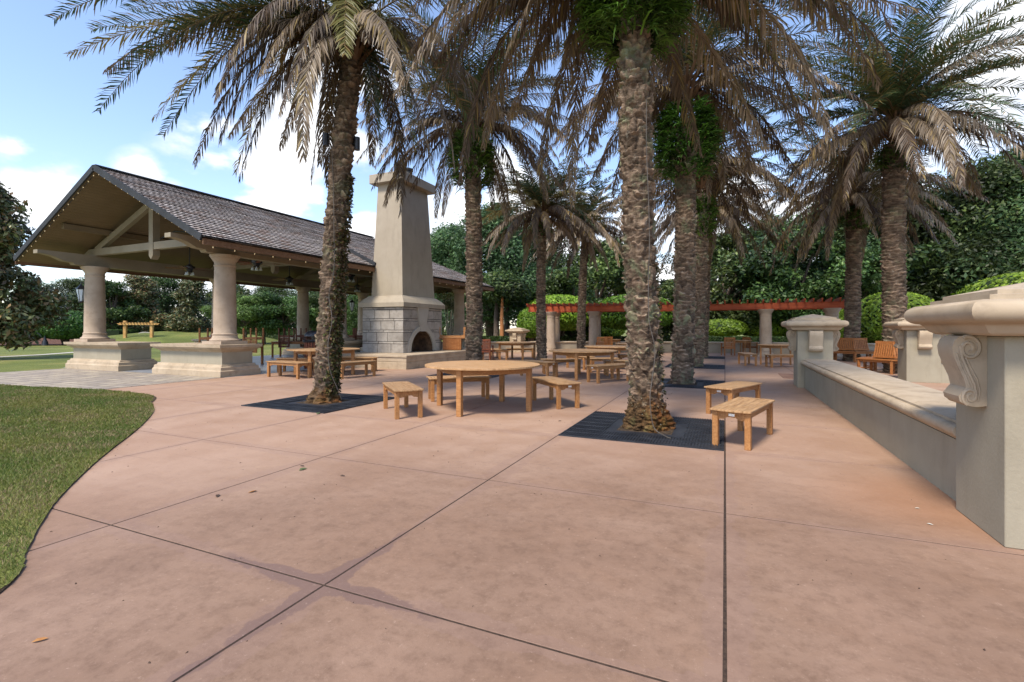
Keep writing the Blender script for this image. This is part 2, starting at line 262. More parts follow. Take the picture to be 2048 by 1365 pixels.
# ------------------------------------------------------------------ mesh helpers
def tag(o, label=None, cat=None, group=None, kind=None):
    if label: o['label'] = label
    if cat: o['category'] = cat
    if group: o['group'] = group
    if kind: o['kind'] = kind
    return o
def empty(name, loc=(0, 0, 0), rz=0, label=None, cat=None, group=None):
    o = bpy.data.objects.new(name, None); col.objects.link(o); o.location = loc; o.rotation_euler = (0, 0, rz); o.empty_display_size = .2
    return tag(o, label, cat, group)
class MB:
    def __init__(s): s.v = []; s.f = []; s.m = []
    def add(s, vs, fs, mi=0):
        n = len(s.v); s.v += [tuple(v) for v in vs]; s.f += [tuple(i + n for i in f) for f in fs]; s.m += [mi] * len(fs); return s
    def box(s, x0, x1, y0, y1, z0, z1, mi=0, M=None):
        vs = [(x, y, z) for z in (z0, z1) for x, y in ((x0, y0), (x1, y0), (x1, y1), (x0, y1))]
        if M is not None: vs = [tuple(M @ Vector(v)) for v in vs]
        return s.add(vs, [(3, 2, 1, 0), (4, 5, 6, 7), (0, 1, 5, 4), (1, 2, 6, 5), (2, 3, 7, 6), (3, 0, 4, 7)], mi)
    def bar(s, a, b, w, h, mi=0, up=(0, 0, 1)):      # rectangular bar from a to b
        a, b = Vector(a), Vector(b); d = (b - a).normalized(); u = Vector(up)
        if abs(d.dot(u)) > .98: u = Vector((0, 1, 0))
        r = d.cross(u).normalized() * (w / 2); u = r.cross(d).normalized() * (h / 2)
        vs = [p + i * r + j * u for p in (a, b) for i, j in ((-1, -1), (1, -1), (1, 1), (-1, 1))]
        return s.add(vs, [(3, 2, 1, 0), (4, 5, 6, 7), (0, 1, 5, 4), (1, 2, 6, 5), (2, 3, 7, 6), (3, 0, 4, 7)], mi)
    def tube(s, pts, rad, n=8, mi=0, cap=True):
        P = [Vector(p) for p in pts]; k = len(P); base = len(s.v)
        if not hasattr(rad, '__len__'): rad = [rad] * k
        u = None
        for i, p in enumerate(P):
            d = (P[min(i + 1, k - 1)] - P[max(i - 1, 0)]).normalized()
            if u is None: u = d.orthogonal().normalized()
            u = (u - d * u.dot(d)).normalized(); w = d.cross(u)
            for j in range(n): a = 2 * pi * j / n; s.v.append(tuple(p + (u * cos(a) + w * sin(a)) * rad[i]))
        for i in range(k - 1):
            for j in range(n): j2 = (j + 1) % n; s.f.append((base + i * n + j, base + i * n + j2, base + (i + 1) * n + j2, base + (i + 1) * n + j)); s.m.append(mi)
        if cap: s.f.append(tuple(base + j for j in reversed(range(n)))); s.f.append(tuple(base + (k - 1) * n + j for j in range(n))); s.m += [mi, mi]
        return s
    def lathe(s, prof, cx=0, cy=0, n=32, mi=0):       # prof: (r, z)
        base = len(s.v)
        for r, z in prof:
            for j in range(n): a = 2 * pi * j / n; s.v.append((cx + r * cos(a), cy + r * sin(a), z))
        for i in range(len(prof) - 1):
            for j in range(n): j2 = (j + 1) % n; s.f.append((base + i * n + j, base + i * n + j2, base + (i + 1) * n + j2, base + (i + 1) * n + j)); s.m.append(mi)
        s.f.append(tuple(base + j for j in reversed(range(n)))); s.f.append(tuple(base + (len(prof) - 1) * n + j for j in range(n))); s.m += [mi, mi]
        return s
    def rectlathe(s, prof, x0, x1, y0, y1, mi=0):    # moulding round a rectangle: prof (outset, z), capped
        base = len(s.v)
        for o, z in prof: s.v += [(x0 - o, y0 - o, z), (x1 + o, y0 - o, z), (x1 + o, y1 + o, z), (x0 - o, y1 + o, z)]
        for i in range(len(prof) - 1):
            for j in range(4): j2 = (j + 1) % 4; s.f.append((base + i * 4 + j, base + i * 4 + j2, base + (i + 1) * 4 + j2, base + (i + 1) * 4 + j)); s.m.append(mi)
        s.f.append((base + 3, base + 2, base + 1, base)); k = base + (len(prof) - 1) * 4; s.f.append((k, k + 1, k + 2, k + 3)); s.m += [mi, mi]
        return s
    def prism(s, poly, axis, a, b, mi=0):            # poly of 2d points extruded along axis from a to b
        def mk(p, q, t): return {'x': (t, p, q), 'y': (p, t, q), 'z': (p, q, t)}[axis]
        n = len(poly); vs = [mk(p, q, a) for p, q in poly] + [mk(p, q, b) for p, q in poly]
        fs = [tuple(range(n)), tuple(reversed(range(n, 2 * n)))] + [(i, i + n, (i + 1) % n + n, (i + 1) % n) for i in range(n)]
        return s.add(vs, fs, mi)
    def build(s, name, mats, parent=None, smooth=False, loc=None, rz=0, bevel=0):
        me = bpy.data.meshes.new(name); me.from_pydata(s.v, [], s.f); me.update()
        if isinstance(mats, str): mats = [mats]
        for q in mats: me.materials.append(MAT[q])
        me.polygons.foreach_set('material_index', s.m)
        if smooth: me.polygons.foreach_set('use_smooth', [True] * len(s.f))
        import bmesh
        bm = bmesh.new(); bm.from_mesh(me); bmesh.ops.recalc_face_normals(bm, faces=bm.faces)
        if bevel: bmesh.ops.bevel(bm, geom=list(bm.edges), offset=bevel, segments=1, affect='EDGES', clamp_overlap=True)
        bm.to_mesh(me); bm.free()
        if smooth:
            try: me.set_sharp_from_angle(angle=R(40))
            except Exception: pass
        o = bpy.data.objects.new(name, me); col.objects.link(o); o.parent = parent
        if loc: o.location = loc
        if rz: o.rotation_euler = (0, 0, rz)
        return o
def npmesh(name, V, F, material, parent=None, C=None, smooth=False, loc=None):
    V = np.asarray(V, dtype=np.float32); F = np.asarray(F, dtype=np.int32); k = F.shape[1]
    me = bpy.data.meshes.new(name); me.vertices.add(len(V)); me.vertices.foreach_set('co', V.ravel())
    me.loops.add(F.size); me.loops.foreach_set('vertex_index', F.ravel())
    me.polygons.add(len(F)); me.polygons.foreach_set('loop_start', np.arange(0, F.size, k, dtype=np.int32)); me.polygons.foreach_set('loop_total', np.full(len(F), k, dtype=np.int32))
    if smooth: me.polygons.foreach_set('use_smooth', np.ones(len(F), dtype=bool))
    if C is not None:
        ca = me.color_attributes.new('Col', 'FLOAT_COLOR', 'POINT'); C4 = np.ones((len(V), 4), dtype=np.float32); C4[:, :3] = C; ca.data.foreach_set('color', C4.ravel())
    me.materials.append(MAT[material]); me.update(); me.validate()
    o = bpy.data.objects.new(name, me); col.objects.link(o); o.parent = parent
    if loc: o.location = loc
    return o
def copy_tree(o, parent=None):
    c = o.copy(); col.objects.link(c); c.parent = parent
    for ch in list(o.children): copy_tree(ch, c)
    return c
def place(o, x, y, rz, label, z=0): o.location = (x, y, z); o.rotation_euler = (0, 0, rz); o['label'] = label; return o

# ------------------------------------------------------------------ the ground
g = MB(); g.add([(-400, -60, 0), (400, -60, 0), (400, 700, 0), (-400, 700, 0)], [(0, 1, 2, 3)]); tag(g.build('lawn', 'lawn', loc=(0, 0, -.03)), kind='structure')
slab = MB(); gap = .0085; bv = .0012
def slab_at(x0, x1, y0, y1):
    a, b_, c_, d_ = x0 + (gap if x0 == 0 else .0065), x1 - (gap if x1 == 0 else .0065), y0 + .0075, y1 - .0075
    slab.add([(a, c_, -.045), (b_, c_, -.045), (b_, d_, -.045), (a, d_, -.045), (a, c_, -bv), (b_, c_, -bv), (b_, d_, -bv), (a, d_, -bv),
              (a + bv, c_ + bv, 0), (b_ - bv, c_ + bv, 0), (b_ - bv, d_ - bv, 0), (a + bv, d_ - bv, 0)],
             [(0, 1, 5, 4), (1, 2, 6, 5), (2, 3, 7, 6), (3, 0, 4, 7), (4, 5, 9, 8), (5, 6, 10, 9), (6, 7, 11, 10), (7, 4, 8, 11), (8, 9, 10, 11)])
for i in range(-6, 8):
    for j in range(-2, 16):
        slab_at(2 * i, 2 * i + 2, 2 * j, 2 * j + 2)
for j in range(3, 14): slab_at(-13.0, -12.0, 2 * j, 2 * j + 2)
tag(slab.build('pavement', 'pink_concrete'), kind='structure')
g = MB(); g.add([(-13.1, -4.1, -.02), (16, -4.1, -.02), (16, 32, -.02), (-13.1, 32, -.02)], [(0, 1, 2, 3)]); g.v = [(x, y, -.0035) for x, y, z in g.v]; mat('joint_fill', (.025, .016, .012), (.07, .045, .03), scale=40, rough=.95); tag(g.build('joint_bed', 'joint_fill'), kind='structure')
g = MB(); g.add([(-60, 5.3, -.004), (-13, 5.9, -.004), (-13, 9.3, -.004), (-21.1, 9.3, -.004), (-21.1, 7.5, -.004), (-60, 7.2, -.004)], [(0, 1, 2, 3, 4, 5)]); tag(g.build('paver_path', 'sandstone_paver'), kind='structure')
g = MB(); g.add([(-21.6, 9.3, 0), (-13, 9.3, 0), (-13, 26.5, 0), (-21.6, 26.5, 0)], [(0, 1, 2, 3)]); tag(g.build('pavilion_floor', 'bluestone', loc=(0, 0, -.002)), kind='structure')
# near lawn lying over the slabs, with a curved edge
edge = [(-2.3, -1.0), (-2.9, .35), (-3.49, 1.24), (-4.04, 1.56), (-4.92, 2.08), (-6.1, 2.95), (-7.45, 4.05), (-8.7, 4.95), (-9.7, 5.5), (-10.3, 5.92), (-10.7, 6.12), (-11.3, 6.26), (-12.6, 6.3), (-14.2, 6.1), (-16.2, 5.85), (-24, 5.55), (-60, 5.2)]
def smooth_line(P, k=6):
    out = []; n = len(P)
    for i in range(n - 1):
        p0, p1, p2, p3 = P[max(i - 1, 0)], P[i], P[i + 1], P[min(i + 2, n - 1)]
        for s in range(k):
            u = s / k; out.append(tuple(.5 * ((2 * p1[c]) + (-p0[c] + p2[c]) * u + (2 * p0[c] - 5 * p1[c] + 4 * p2[c] - p3[c]) * u * u + (-p0[c] + 3 * p1[c] - 3 * p2[c] + p3[c]) * u ** 3) for c in (0, 1)))
    return out + [P[-1]]
ed = smooth_line(edge, 10); wob = [.55 + .45 * sin(i * 1.9) * sin(i * .83 + 1) + random.uniform(-.25, .25) for i in range(len(ed))]
g = MB(); n = len(ed); inn = [(x - .085 * wob[i], y + .06 * wob[i]) if i < n * .5 else (x - .03 * wob[i], y - .09 * wob[i]) for i, (x, y) in enumerate(ed)]
g.add([(x, y, .006) for x, y in ed] + [(x, y, .012) for x, y in inn], [(i, i + 1, n + i + 1, n + i) for i in range(n - 1)]); tag(g.build('soil_edge', 'soil'), kind='structure')
g = MB(); g.add([(x, y, .014) for x, y in inn] + [(-60, -30, .014), (-2, -30, .014)], [tuple(range(n + 2))]); tag(g.build('near_lawn', 'lawn'), kind='structure')
def inside(P, x, y):
    r = np.zeros(len(x), bool); j = len(P) - 1
    for i in range(len(P)):
        xi, yi = P[i]; xj, yj = P[j]; c_ = ((yi > y) != (yj > y)) & (x < (xj - xi) * (y - yi) / ((yj - yi) + 1e-12) + xi); r ^= c_; j = i
    return r
def blades(name, n, region, poly, hgt, wid, seed, label, c1, c2, c3, z=.012, power=1.0):
    rs = np.random.RandomState(seed); x0, x1, y0, y1 = region
    x = rs.uniform(x0, x1, n); y = rs.uniform(y0, y1, n)
    if poly is not None:
        k = inside(poly, x, y); x, y = x[k], y[k]
    d = np.sqrt(x * x + y * y); k = rs.rand(len(x)) < np.clip((4.2 / np.maximum(d, 1)) ** power, 0, 1); x, y, d = x[k], y[k], d[k]; n = len(x)
    a = rs.uniform(0, 2 * pi, n); h = hgt * rs.uniform(.5, 1.3, n); lean = rs.uniform(.2, 1.1, n) * h; w = wid * rs.uniform(.7, 1.4, n) * np.clip(d / 5, .8, 2.5); b_ = rs.uniform(0, 2 * pi, n)
    V = np.zeros((n, 3, 3)); V[:, 0] = np.c_[x + w * np.cos(a), y + w * np.sin(a), np.full(n, z)]; V[:, 1] = np.c_[x - w * np.cos(a), y - w * np.sin(a), np.full(n, z)]; V[:, 2] = np.c_[x + lean * np.cos(b_), y + lean * np.sin(b_), z + h]
    pn = .5 + .5 * np.sin(x * 1.7 + 2 * np.sin(y * 1.3)) * np.sin(y * 2.1 + 1.5 * np.sin(x * .9)); mixv = np.clip(pn * .8 + rs.uniform(-.4, .4, n), 0, 1)[:, None]
    Cc = np.array(c1) * (1 - mixv) + np.array(c2) * mixv; dry = rs.rand(n) < .12 + .3 * (np.sin(x * 3.1 + 1.5 * np.sin(y * 2.7)) * np.sin(y * 3.7 + np.sin(x * 2.2)) > .35); Cc[dry] = np.array(c3); Cc *= rs.uniform(.7, 1.3, n)[:, None]
    tag(npmesh(name, V.reshape(-1, 3), np.arange(3 * n).reshape(-1, 3), 'grass_blade', C=np.repeat(Cc, 3, 0)), label, 'grass', kind='stuff')
lawn_poly = [(x + .015, y - .008) for x, y in inn] + [(-60, -30), (-2, -30)]
blades('grass', 700000, (-17, -2.2, 0.2, 6.4), lawn_poly, .03, .003, 3, 'short mown grass blades of the lawn beside the curved paving', (.095, .145, .024), (.22, .205, .05), (.30, .225, .115), power=.55)

# distant lawn features
g = MB(); pts = [(-60, 16.2), (-45, 16.5), (-36, 16), (-30, 13.5), (-28, 11)]
g = MB()
A = [at(-300, 22.5), at(0, 23.8), at(80, 25.6), at(145, 28.0), at(240, 32)]; B = [at(-300, 22.9), at(0, 24.3), at(80, 26.3), at(145, 29.0), at(240, 33.4)]
g.add([(x, y, .0) for x, y in A] + [(x, y, .0) for x, y in B], [(i, i + 1, 5 + i + 1, 5 + i) for i in range(4)]); tag(g.build('path', 'path_concrete', loc=(0, 0, -.02)), kind='structure')
g = MB(); A = [at(-500, 39), at(0, 40), at(150, 42), at(240, 45)]; B = [at(-500, 60), at(0, 60), at(150, 62), at(240, 60)]
g.add([(x, y, .0) for x, y in A] + [(x, y, .3) for x, y in B], [(i, i + 1, 4 + i + 1, 4 + i) for i in range(3)]); tag(g.build('mulch_bed', 'mulch', loc=(0, 0, -.02)), kind='structure')
g = MB(); g.lathe([(9, -.05), (8, .25), (6, .7), (3.5, 1.0), (1, 1.15), (.01, 1.16)], *at(372, 50), n=40); tag(g.build('grass_mound', 'lawn', smooth=True), kind='structure')

# ------------------------------------------------------------------ pillars and walls on the right
CAPP = [(0.0, 1.35), (.09, 1.352), (.13, 1.375), (.15, 1.41), (.17, 1.43)] + [(.17 + .085 * sin(pi * k / 10), 1.43 + .15 * (1 - cos(pi * k / 10)) / 2) for k in range(1, 11)] + [(.12, 1.582), (.12, 1.612), (.06, 1.618), (.06, 1.645), (-.34, 1.735)]
def spiral(cx, cz, r0, turns, a0, sgn=1, n=40): return [(cx + sgn * r0 * (1 - .8 * k / n) * cos(a0 + turns * 2 * pi * k / n), cz + r0 * (1 - .8 * k / n) * sin(a0 + turns * 2 * pi * k / n)) for k in range(n + 1)]
def corbel(parent, M, h=.48, w=.26, hollow=True):
    # scroll bracket in local axes: u = outward from the wall, z up; M maps (u, side, z) into the pillar's frame
    out = [(0, 0), (0, -.48), (.07, -.49), (.14, -.485), (.19, -.455), (.2, -.42), (.17, -.385), (.145, -.36), (.16, -.30), (.2, -.22), (.235, -.14), (.245, -.08), (.225, -.03), (.19, -.004)]
    o = MB(); f = h / .48; P = [(u * f * .76, z * f) for u, z in out]; n = len(P)
    vs = [M @ Vector((u, -w / 2, z)) for u, z in P] + [M @ Vector((u, w / 2, z)) for u, z in P]
    o.add(vs, [tuple(range(n)), tuple(reversed(range(n, 2 * n)))] + [(i, (i + 1) % n, (i + 1) % n + n, i + n) for i in range(n)])
    for side in (-1, 1):
        for pts, r in ((spiral(.125, -.088, .085, 1.6, R(60)), .015), (spiral(.115, -.42, .06, 1.5, R(-70), 1), .012), ([(.19, -.07), (.175, -.15), (.13, -.25), (.09, -.33), (.075, -.40), (.085, -.44)], .012), ([(.215, -.12), (.19, -.2), (.15, -.28), (.122, -.35)], .008), ([(.15, -.15), (.115, -.22), (.07, -.3), (.05, -.38), (.065, -.45)], .008)):
            pp = [M @ Vector((u * f * .76, side * (w / 2), z * f)) for u, z in pts]; o.tube(pp, [r * f * (1 - .35 * k / len(pp)) for k in range(len(pp))], 6)
    ob = o.build('corbel', 'limestone', parent, smooth=True); return ob
def pillar(x0, x1, y0, y1, label, s=1.0, sides='lfr'):
    cx, cy = (x0 + x1) / 2, (y0 + y1) / 2; hw, hd = (x1 - x0) / 2, (y1 - y0) / 2
    e = empty('stone_pillar', (cx, cy, 0), 0, label, 'pillar', 'stucco pillars with moulded stone caps')
    MB().box(-hw, hw, -hd, hd, 0, 1.35).build('shaft', 'stucco_green', e, bevel=.006)
    MB().rectlathe(CAPP, -hw, hw, -hd, hd).build('cap', 'limestone', e, smooth=True)
    rot = {'l': (pi, (-hw, 0)), 'r': (0, (hw, 0)), 'f': (-pi / 2, (0, -hd)), 'b': (pi / 2, (0, hd))}
    for q in sides:
        a, (px, py) = rot[q]; corbel(e, Matrix.Translation((px, py, 1.349)) @ Matrix.Rotation(a, 4, 'Z'))
    e.scale = (s, s, s); return e
pillar(1.635, 2.355, 4.09, 4.81, 'large stucco pillar with scroll bracket cut by the right edge of the photo', sides='lrf')
pillar(1.56, 2.27, 13.1, 13.82, 'stucco pillar with pyramidal stone cap at the far end of the low wall')
pillar(4.33, 5.04, 15.67, 16.39, 'stucco pillar behind the low wall beside the near round tree bench')
COP = [(0, .505), (.015, .51), (.03, .53), (.055, .548), (.06, .556)] + [(.06 + .042 * sin(pi * k / 8), .556 + .085 * (1 - cos(pi * k / 8)) / 2) for k in range(1, 9)] + [(.035, .643), (.035, .665), (.0, .67), (-.03, .685)]
cj = []; y = 4.812
for L_ in (1.15, 1.5, 1.9, 1.9, 1.83): 
    cj.append((1.72, 2.36, y + .099 * 0 + .004, y + L_ - .004)); y += L_
# butt the coping blocks: mould only the long sides
def long_coping(e, segs, ax, lo, hi, cx, cy):
    m_ = MB()
    for s0, s1 in segs:
        pts = [(lo - o, z) for o, z in COP] + [(hi + o, z) for o, z in reversed(COP)]
        if ax == 'y': m_.prism([(p - cx, z) for p, z in pts], 'y', s0 - cy, s1 - cy)
        else: m_.prism([(p - cy, z) for p, z in pts], 'x', s0 - cx, s1 - cx)
    return m_.build('coping', 'limestone', e, smooth=True)
e = empty('low_wall', (2.0, 8.95, 0), 0, 'long low grey wall with pale moulded coping running from the nearest pillar', 'wall', 'low garden walls')
MB().box(-.29, .28, -4.14, 4.15, 0, .50).build('wall_face', 'stucco_green', e)
long_coping(e, [(a[2], a[3]) for a in cj[:-1]] + [(cj[-1][2], 13.098)], 'y', 1.72, 2.28, 2.0, 8.95)
e = empty('low_wall', (9.3, 16.0, 0), 0, 'low grey wall with coping running right from the pillar beside the tree bench', 'wall', 'low garden walls')
MB().box(-4.25, 4.7, -.28, .28, 0, .50).build('wall_face', 'stucco_green', e)
long_coping(e, [(5.05, 8), (8.01, 11), (11.01, 14)], 'x', 15.74, 16.26, 9.3, 16.0)
# curved back wall
e = empty('garden_wall', (0, 29, 0), 0, 'long curved low wall with pale coping at the back of the terrace', 'wall', 'low garden walls')
cur = smooth_line([(-16, 22.5), (-13, 24.6), (-10.9, 26.3), (-8.1, 27.9), (-4, 29.2), (0, 29.9), (4, 30.1), (9, 30.2), (18, 30)], 5)
def ribbon(cur, prof, cx, cy):
    m_ = MB(); n = len(cur); k = len(prof)
    for i in range(n):
        a, b_ = Vector(cur[max(i - 1, 0)]), Vector(cur[min(i + 1, n - 1)]); d = (b_ - a).normalized(); nr = Vector((d.y, -d.x))
        for o, z in prof: p = Vector(cur[i]) + nr * o; m_.v.append((p.x - cx, p.y - cy, z))
    for i in range(n - 1):
        for j in range(k): j2 = (j + 1) % k; m_.f.append((i * k + j, i * k + j2, (i + 1) * k + j2, (i + 1) * k + j)); m_.m.append(0)
    m_.f += [tuple(range(k)), tuple(reversed(range((n - 1) * k, n * k)))]; m_.m += [0, 0]; return m_
ribbon(cur, [(.2, 0), (.2, .5), (-.2, .5), (-.2, 0)], 0, 29).build('wall_face', 'stucco_tan', e)
ribbon(cur, [(.2, .502), (.25, .53), (.27, .59), (.24, .63), (-.24, .63), (-.27, .59), (-.25, .53), (-.2, .502)], 0, 29).build('coping', 'limestone', e)
x_, y_ = at(1035, 28.3)
e = pillar(x_ - .42, x_ + .42, y_ - .42, y_ + .42, 'small pale stone pillar with pointed cap standing on the back wall', s=.83, sides='lrf')
for ch in e.children: ch.data = ch.data.copy(); ch.data.materials.clear(); ch.data.materials.append(MAT['limestone'])
# rust plate in the paving
tag(MB().box(1.5, 3.0, 15.4, 16.9, 0, .012).build('floor_plate', 'rust_plate'), 'brown square metal plate lying in the paving left of the far pillar', 'floor plate')

# ------------------------------------------------------------------ pavilion
def doric(parent, cx, cy, z0, z1, r, name='column', n=40):
    m_ = MB(); b_ = .1 * r / .34
    m_.box(cx - r * 1.38, cx + r * 1.38, cy - r * 1.38, cy + r * 1.38, z0, z0 + b_)
    p = [(r * 1.3, z0 + b_ + .001), (r * 1.33, z0 + b_ + .03), (r * 1.3, z0 + b_ + .05), (r * 1.14, z0 + b_ + .08), (r * 1.06, z0 + b_ + .17), (r * 1.1, z0 + b_ + .185), (r * 1.1, z0 + b_ + .215), (r * 1.02, z0 + b_ + .23)]
    H = z1 - z0
    for k in range(8): u = k / 7; p.append((r * (1.0 - .1 * u ** 1.6), z0 + b_ + .24 + (H - .60 - b_) * u))
    zt = z1 - .34
    p += [(r * .96, zt + .0), (r * .97, zt + .03), (r * .9, zt + .04), (r * .92, zt + .12), (r * 1.1, zt + .2), (r * 1.17, zt + .23), (r * 1.17, zt + .25)]
    m_.lathe(p, cx, cy, n); m_.lathe([(r * 1.2, zt + .251), (r * 1.3, zt + .29), (r * 1.32, z1)], cx, cy, n)
    return m_.build(name, 'column_stone', parent, smooth=True)
PX0, PX1 = -20.8, -13.86; RX = -17.33; EZ, RZ = 3.68, 6.14; EL, ER = -22.1, -12.42; Y0, Y1 = 8.25, 25.5; HIPY = 20.8
pav = empty('pavilion', (0, 0, 0), 0, 'open pavilion with slate gable roof on round stone columns', 'pavilion')
BASEP = [(.16, .0), (.16, .16), (.13, .19), (.12, .27), (.07, .29), (.05, .34), (0, .345)]
CAPM = [(0, .70), (.02, .72), (.07, .76), (.13, .79), (.14, .82), (.19, .84), (.2, .915), (.2, .92)]
def plinth(x0, x1, y0, y1):
    p = MB().box(x0, x1, y0, y1, .3, .72).build('plinth', 'stucco_green', pav)
    MB().rectlathe(BASEP, x0, x1, y0, y1).build('plinth_base', 'limestone', p)
    MB().rectlathe(CAPM, x0, x1, y0, y1).build('plinth_cap', 'limestone', p)
plinth(-16.1, -13.26, 9.38, 10.36); plinth(-21.05, -18.2, 9.38, 10.3)
for (x, ys) in ((PX0, (14.6, 19.3, 24)), (PX1, (14.6, 19.3, 24))):
    for y in ys: plinth(x - .6, x + .6, y - .55, y + .55)
for x in (PX0, PX1):
    for y in (9.9, 14.6, 19.3, 24): doric(pav, x, y, .925, 3.60, .31)
# roof: boards below, courses of shakes above
sl_ = (RZ - EZ) / (ER - RX)
T = .14
def roofz(x): return RZ - sl_ * abs(x - RX) if x > RX else RZ - (RZ - EZ) / (RX - EL) * (RX - x)
cei = MB()
def rp(x, y, dz=0): return (x, y, roofz(x) + dz)
cei.add([rp(ER, Y0), rp(ER, Y1), rp(RX, HIPY), rp(RX, Y0)], [(0, 1, 2, 3)]); cei.add([rp(EL, Y0), rp(RX, Y0), rp(RX, HIPY), rp(EL, Y1)], [(0, 1, 2, 3)])
cei.add([(ER, Y1, EZ), (EL, Y1, EZ), (RX, HIPY, RZ)], [(0, 1, 2)])
for y_ in (): pass
m = MAT['ceiling_board']; t = m.node_tree; b = t.nodes['Principled BSDF']
tcn = N(t, 'ShaderNodeTexCoord'); sxn = N(t, 'ShaderNodeSeparateXYZ'); t.links.new(tcn.outputs['Object'], sxn.inputs[0])
fr = mth(t, 'FRACT', mth(t, 'MULTIPLY', sxn.outputs[0], 8.0)); gr = mth(t, 'LESS_THAN', fr, .1)
bp = N(t, 'ShaderNodeBump'); bp.invert = True; bp.inputs['Distance'].default_value = .01; bp.inputs['Strength'].default_value = .8; t.links.new(gr, bp.inputs['Height']); t.links.new(bp.outputs[0], b.inputs['Normal'])
src = b.inputs['Base Color'].links[0].from_socket; t.links.new(mixc(t, mth(t, 'MULTIPLY', gr, .5), src, (.12, .09, .05)), b.inputs['Base Color'])
cei.build('ceiling', 'ceiling_board', pav)
shk = MB(); uvs = []
def courses(A, B, Ct, D, rows):      # A,B eave ends; D,Ct top ends (A-D left edge, B-C right edge)
    A, B, Ct, D = map(Vector, (A, B, Ct, D)); nrm = (B - A).cross(D - A).normalized()
    if nrm.z < 0: nrm = -nrm
    slope = (D - A).length; length = (B - A).length; dirx = (B - A).normalized()
    for i in range(rows):
        u0, u1 = i / rows, (i + 1.25) / rows; u1 = min(u1, 1)
        l0, r0 = A.lerp(D, u0), B.lerp(Ct, u0); l1, r1 = A.lerp(D, u1), B.lerp(Ct, u1)
        steps = max(2, int((r0 - l0).length / .8)); jit = [random.uniform(-.006, .006) for _ in range(steps + 1)]
        base = len(shk.v)
        for k in range(steps + 1):
            p0 = l0.lerp(r0, k / steps); p1 = l1.lerp(r1, k / steps)
            shk.v += [tuple(p0 + nrm * (.09 + jit[k])), tuple(p0 + nrm * (T + .012 + jit[k])), tuple(p1 + nrm * .115)]
            s0 = (p0 - A).dot(dirx); s1 = (p1 - A).dot(dirx); uvs.extend([(s0, i * .19 + .0), (s0, i * .19 + .012), (s1, i * .19 + .188)])
        for k in range(steps):
            a = base + 3 * k; shk.f += [(a, a + 3, a + 4, a + 1), (a + 1, a + 4, a + 5, a + 2)]; shk.m += [0, 0]
courses((ER, Y0, EZ), (ER, Y1, EZ), (RX, HIPY, RZ), (RX, Y0, RZ), 29)
courses((EL, Y1, EZ), (EL, Y0, EZ), (RX, Y0, RZ), (RX, HIPY, RZ), 29)
courses((ER, Y1, EZ), (EL, Y1, EZ), (RX, HIPY, RZ), (RX, HIPY, RZ), 29)
me = bpy.data.meshes.new('roof'); me.from_pydata(shk.v, [], shk.f); uvl = me.uv_layers.new(name='UVMap')
for l in me.loops: uvl.data[l.index].uv = uvs[l.vertex_index]
me.materials.append(MAT['slate_shake']); roof = bpy.data.objects.new('roof', me); col.objects.link(roof); roof.parent = pav
# ridge and rake flashing, fascia
fl = MB(); 
fl.bar((RX, Y0 - .03, RZ + .15), (RX, HIPY, RZ + .15), .2, .04)
fl.build('ridge_cap', 'flashing', pav)
rk = MB()
for xe in (ER, EL): rk.bar((xe, Y0 - .03, EZ + .07), (RX, Y0 - .03, RZ + .09), .05, .17)
rk.build('rake_trim', 'flashing', pav)
fa = MB(); fa.bar((ER + .02, Y0, EZ - .02), (ER + .02, Y1, EZ - .02), .03, .16); fa.bar((EL - .02, Y0, EZ - .02), (EL - .02, Y1, EZ - .02), .03, .16); fa.bar((EL, Y1 + .02, EZ - .02), (ER, Y1 + .02, EZ - .02), .03, .16)
fa.build('fascia', 'fascia_wood', pav)
gt = MB(); gt.bar((ER + .06, Y0, EZ + .12), (ER + .06, 14.9, EZ + .12), .07, .04); gt.bar((ER + .06, 17.3, EZ + .12), (ER + .06, Y1, EZ + .12), .07, .04); gt.build('gutter_edge', 'flashing', pav)
# long beams on the column heads with carved ends, trusses
for x in (PX0, PX1):
    P = [(8.25, 4.0), (8.25, 3.88), (8.42, 3.88), (8.7, 3.82), (8.95, 3.7), (9.2, 3.68), (9.25, 3.61), (25.0, 3.61), (25.0, 4.0)]
    MB().prism(P, 'x', x - .13, x + .13).build('eave_beam', 'beam_paint', pav)
sof = MB(); sof.add([(PX1 + .13, 8.9, 3.95), (ER, 8.9, 3.66), (ER, Y1, 3.66), (PX1 + .13, Y1, 3.95)], [(0, 1, 2, 3)])
for y in (9.9, 14.6, 19.3, 24.0):
    e_ = 1.15 if y < 24 else 1.15
    tr = MB(); tr.box(PX0 - .5, PX1 + .5, y - .09, y + .09, 4.0, 4.24)
    tr.box(RX - .11, RX + .11, y - .11, y + .11, 3.80, 5.75 if y < 21 else 5.3)
    tr.prism([(RX - .11, 3.8), (RX + .11, 3.8), (RX, 3.68)], 'y', y - .11, y + .11)
    for xe in (PX0 + .15, PX1 - .15): tr.bar((xe, y, 4.2), (RX - .12 * (1 if xe < RX else -1), y, 5.55 if y < 21 else 5.0), .14, .2)
    tr.build('truss', 'beam_paint', pav)
pur = MB()
for f_ in (.5,): 
    for sgn in (-1, 1): xx = RX + sgn * 2.5; pur.box(xx - .07, xx + .07, Y0 + .3, 23, roofz(xx) - .2, roofz(xx) - .02)
pur.build('purlin', 'ceiling_board', pav)
cd = MB(); cd.tube([(-18.6, 10.6, 4.45), (-17.9, 10.9, 4.85), (-17.2, 11.2, 4.8), (-16.2, 11.6, 4.5)], .025); cd.build('conduit', 'black_metal', pav)

